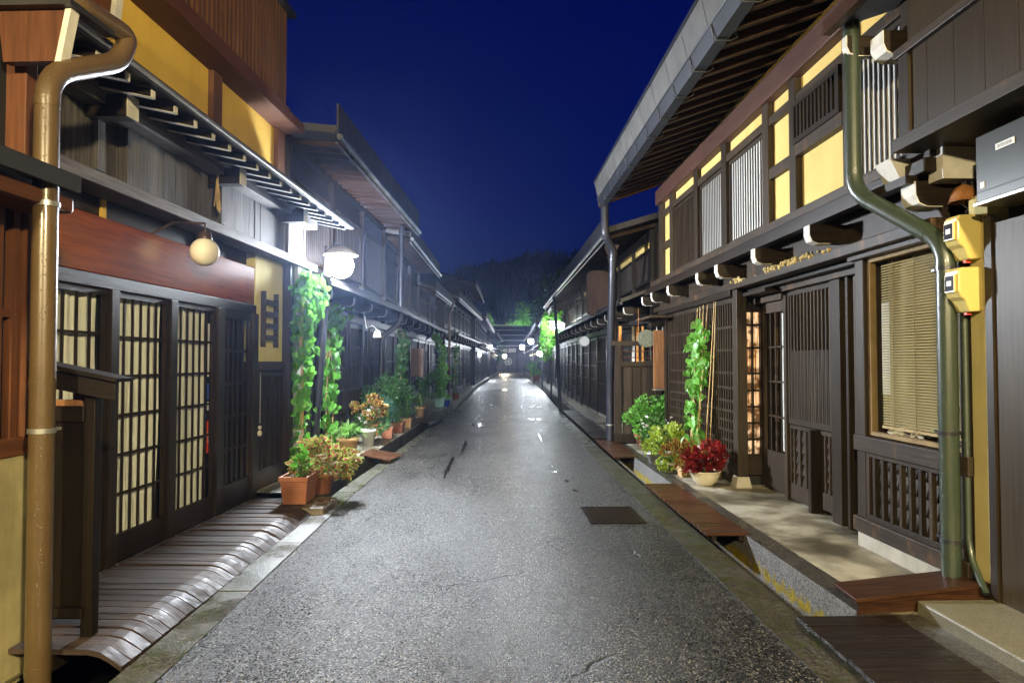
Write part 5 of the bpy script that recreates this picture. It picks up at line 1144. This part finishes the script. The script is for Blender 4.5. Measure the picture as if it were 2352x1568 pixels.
# right side
potted('cream bowl of crimson coleus in front of the lattice screen', (2.50, 8.02, .05), ('bowl', .175, .17, M['cream']), [('bush', 'foliage', (2.52, 8.05, .33), (.24, .22, .15), 420, .10, M['coleusred'], .30), ('bush', 'yellow_leaves', (2.42, 8.1, .30), (.25, .18, .16), 80, .075, M['coleusyel'], .32)])
potted('square terracotta pot with yellow-rimmed leaves behind the cream bowl', (2.46, 8.62, .05), ('box', (.22, .22), .19, M['tanpot']), [('bush', 'foliage', (2.36, 8.60, .32), (.20, .2, .17), 260, .075, M['coleusyel'], .30)])
potted('small white bowl tucked under the yellow-rimmed leaves', (2.32, 8.95, .05), ('round', .10, .13, M['whitepot']), [('bush', 'foliage', (2.26, 8.98, .40), (.24, .24, .26), 560, .07, M['leafyel'], .34)])
potted('white pot of dark leaves with white flowers left of the vine canes', (2.32, 9.75, .05), ('round', .12, .16, M['whitepot']), [('bush', 'foliage', (2.36, 9.8, .42), (.24, .22, .24), 420, .065, M['leafdk'], .28), ('bush', 'flowers', (2.36, 9.7, .52), (.25, .2, .20), 34, .055, M['petal'], .42)])
potted('terracotta pot with a round light green bush before the board screen', (2.62, 11.75, .05), ('round', .17, .2, M['terra']), [('bush', 'foliage', (2.62, 11.75, .52), (.29, .25, .30), 1100, .060, M['leafbright'], .32)])
potted('second terracotta pot with a taller stem-tied plant beside the round bush', (2.84, 11.65, .05), ('round', .15, .2, M['terra']), [('bush', 'foliage', (2.88, 11.68, .60), (.20, .22, .33), 560, .055, M['leafbright'], .32)])
gc = [((2.55, 8.62, .2), (2.865, 9.0, 2.30)), ((2.60, 8.62, .2), (2.85, 9.15, 2.28)), ((2.64, 8.72, .2), (2.85, 9.3, 2.26)), ((2.69, 8.66, .2), (2.86, 8.72, 2.31)), ((2.74, 8.62, .2), (2.86, 8.66, 2.32)), ((2.50, 8.66, .2), (2.85, 9.42, 2.24))]
vine('heart-leaved vine climbing bamboo canes before the right lattice screen', W, [(2.79, 9.0, 2.02, .12), (2.74, 9.03, 1.72, .26), (2.70, 8.98, 1.35, .24), (2.66, 8.9, 1.0, .14), (2.6, 8.8, .7, .13), (2.55, 8.7, .38, .12)], .09, 270, .10, M['leafbright'], (-1, -.6, .2), gc, stems=2)
vine('brightly lit heart-leaved vine covering the ochre wall corner by the lamp', L, [(-2.84, 8.50, 2.60, .36), (-2.80, 8.30, 2.3, .58), (-2.82, 8.10, 1.95, .30), (-2.82, 8.12, 1.55, .17), (-2.82, 8.15, 1.1, .15), (-2.80, 8.05, .65, .14), (-2.76, 7.8, .35, .12)], .09, 420, .105, M['leaf'], (1, -.7, .2), stems=5)
vine('heart-leaved vine hanging behind the leaning lamp pole', W, [(-2.50, 11.1, 2.42, .75), (-2.52, 10.9, 2.1, .62), (-2.50, 10.55, 1.75, .42), (-2.48, 10.4, 1.3, .3), (-2.46, 10.3, .8, .3), (-2.46, 10.25, .4, .22)], .12, 360, .10, M['leaf'], (1, -.8, .2), [((-2.45, 10.2, .2), (-2.5, 10.5, 2.0)), ((-2.40, 10.25, .2), (-2.45, 10.7, 2.0))], stems=4)
vine('dark leafy ivy column on the post of the second left house', W, [(-1.98, 15.2, 2.15, .25), (-1.98, 15.1, 1.7, .45), (-2.0, 15.0, 1.2, .40), (-2.0, 14.9, .9, .3)], .10, 330, .085, M['leafdk'], (.6, -1, .2), stems=6)
vine('slender bright green vine climbing a post past the flower pots', W, [(-1.95, 22.0, 2.62, .10), (-1.78, 22.0, 2.2, .16), (-1.62, 22.0, 1.85, .22), (-1.62, 22, 1.3, .26), (-1.66, 22, .8, .26), (-1.68, 22, .4, .22)], .13, 420, .105, M['leafbright'], (.4, -1, .2), stems=3)
vine('dim thin vine hanging beyond the slender bright one', W, [(-1.38, 25.5, 2.1, .3), (-1.40, 25.5, 1.5, .2), (-1.42, 25.5, .9, .15), (-1.42, 25.5, .5, .12)], .12, 180, .085, M['leafdk'], (.4, -1, .2), stems=3)
vine('bright ivy curtain hanging round the right lamp', W, [(2.2, 25.2, 3.35, .5), (2.12, 25.2, 3.0, .8), (2.08, 25.3, 2.5, .65), (2.0, 25.3, 2.0, .35), (2.0, 25.3, 1.6, .2)], .30, 520, .10, M['leaf'], (-.5, -1, .2), stems=5)

# ================================================================== trees and the wooded hill
def tree(label, c, h, r, n, ls, mat, trunk=.15, squash=1.15, group='trees beyond the roofs'):
    T = Thing('tree', label, 'tree', W, c, group); x, y, z = c
    tm = MB(); tm.tube([(x, y, z), (x + U(-.1, .1), y, z + h * .4), (x + U(-.2, .2), y, z + h * .8)], [trunk, trunk * .7, trunk * .3], 8)
    for k in range(7):
        a = U(0, 6.28); b = z + h * U(.35, .6); tm.tube([(x, y, b), (x + r * .4 * math.cos(a), y + r * .4 * math.sin(a), b + h * .15), (x + r * .75 * math.cos(a), y + r * .75 * math.sin(a), b + h * .28)], [trunk * .4, trunk * .25, trunk * .1], 5)
    T.part('trunk', tm, M['bark']); T.part('crown', bush_mb((x, y, z + h * .66), (r, r, h * .36), n, ls, shell=.3, w=.4), mat)
tree('dark broad tree rising behind the right eave', (5.9, 46, 0), 7.6, 2.5, 5200, .40, M['treeteal'], .3)
tree('taller dark tree behind the right roofs, farther from the lane', (8.3, 52, 0), 8.9, 2.8, 5200, .45, M['treeteal'], .3)
tree('lamp-lit willowy tree above the far right roofs', (6.2, 112, 0), 10.2, 3.2, 4200, .42, M['leafbright'], .3)
tree('lamp-lit rounded bush tree left of the willowy one', (3.2, 110, 0), 7.9, 1.9, 2200, .36, M['leafbright'], .2)
tree('small lit yellow-green tree over the gate roof', (1.6, 110, 0), 7.2, 1.6, 1700, .34, M['leafyel'], .2)
tree('small lit tree left over the far left roofs', (-.9, 108, 0), 7.9, 1.7, 1500, .34, M['leafbright'], .2)
tree('dark pine leaning into the lane before the gate building', (.2, 84, 0), 4.8, 1.3, 1500, .22, M['leafdk'], .12)
potted('low round clipped shrub in a pot at the far right kerb', (3.3, 52, 0), ('round', .3, .4, M['terra']), [('bush', 'foliage', (3.3, 52, .9), (.6, .6, .5), 400, .14, M['leafbright'], .3)])
street_lamp('unseen lamp added behind the gate building roof to light the far trees', (3.5, 104, 0), (3.5, 104, 6.6), (3.6, 104, 6.4), .28, M['lamptree'], M['darkpipe'], .05)  # unseen lamp, added only to brighten the trees
def hill_h(x, y):
    t = max(0, min(1, (y - 190) / 130)); s_ = t * t * (3 - 2 * t)
    return -.4 + s_ * (31 + 6 * math.sin(x * .021 + 1.4) + 5 * math.sin(x * .045) + 4 * math.cos(x * .011 - .6)) * (1 if x < 400 else 1)
hm = MB().grid(lambda p, q: (-500 + 1000 * p, 185 + 260 * q, hill_h(-500 + 1000 * p, 185 + 260 * q)), 80, 24)
M['hill'] = plaster('hill_undergrowth', (.010, .016, .009), (.02, .03, .016), .95, .1); struct('hill', hm, M['hill'])
fm = MB()
for k in range(2600):
    x = U(-150, 170); y = 200 + 130 * R() ** .8; z = hill_h(x, y); h = U(6, 11); r = h * U(.22, .34); con = R() < .6; c = Vector((x, y, z))
    nn = 5 if y > 240 else 6; var = R()
    for lv in range(4):
        f = lv / 4; zb = z + h * f * .8; rr = r * ((1 - f * .85) if con else math.sin(math.pi * min(.95, .3 + f * .6))); hh = h * (.42 if con else .3); vs = [(x + U(-.2, .2), y, zb + hh)]
        for i in range(7): a = 6.283 * i / 7 + U(-.3, .3); q = rr * U(.6, 1.25); vs.append((x + q * math.cos(a), y + q * math.sin(a), zb + U(-.6, .6)))
        fm.add(vs, [(0, 1 + i, 1 + (i + 1) % 7) for i in range(7)], var * .6 + R() * .4)
solo('forest', fm, M['forest'], 'dark wooded hill closing the view under the night sky', 'forest', base=(0, 240, 10), kind='stuff')

# ================================================================== thin haze volume added to imitate lens bloom round the lamps
hz = MB().box(-880, 880, -280, 1150, -1.6, 62, .5)
hm_ = bpy.data.materials.new('bloom_haze'); hm_.use_nodes = True; nt = hm_.node_tree; nt.nodes.clear()
o_ = nd(nt, 'ShaderNodeOutputMaterial'); pv = nd(nt, 'ShaderNodeVolumePrincipled')
pv.inputs['Color'].default_value = (.42, .58, 1.0, 1); pv.inputs['Density'].default_value = .0011; pv.inputs['Anisotropy'].default_value = .86
nt.links.new(pv.outputs[0], o_.inputs['Volume'])
solo('haze', hz, hm_, 'thin added haze that gives the lamps their bloom', 'haze', kind='stuff')
scene.cycles.volume_bounces = 0; scene.cycles.volume_step_rate = 10
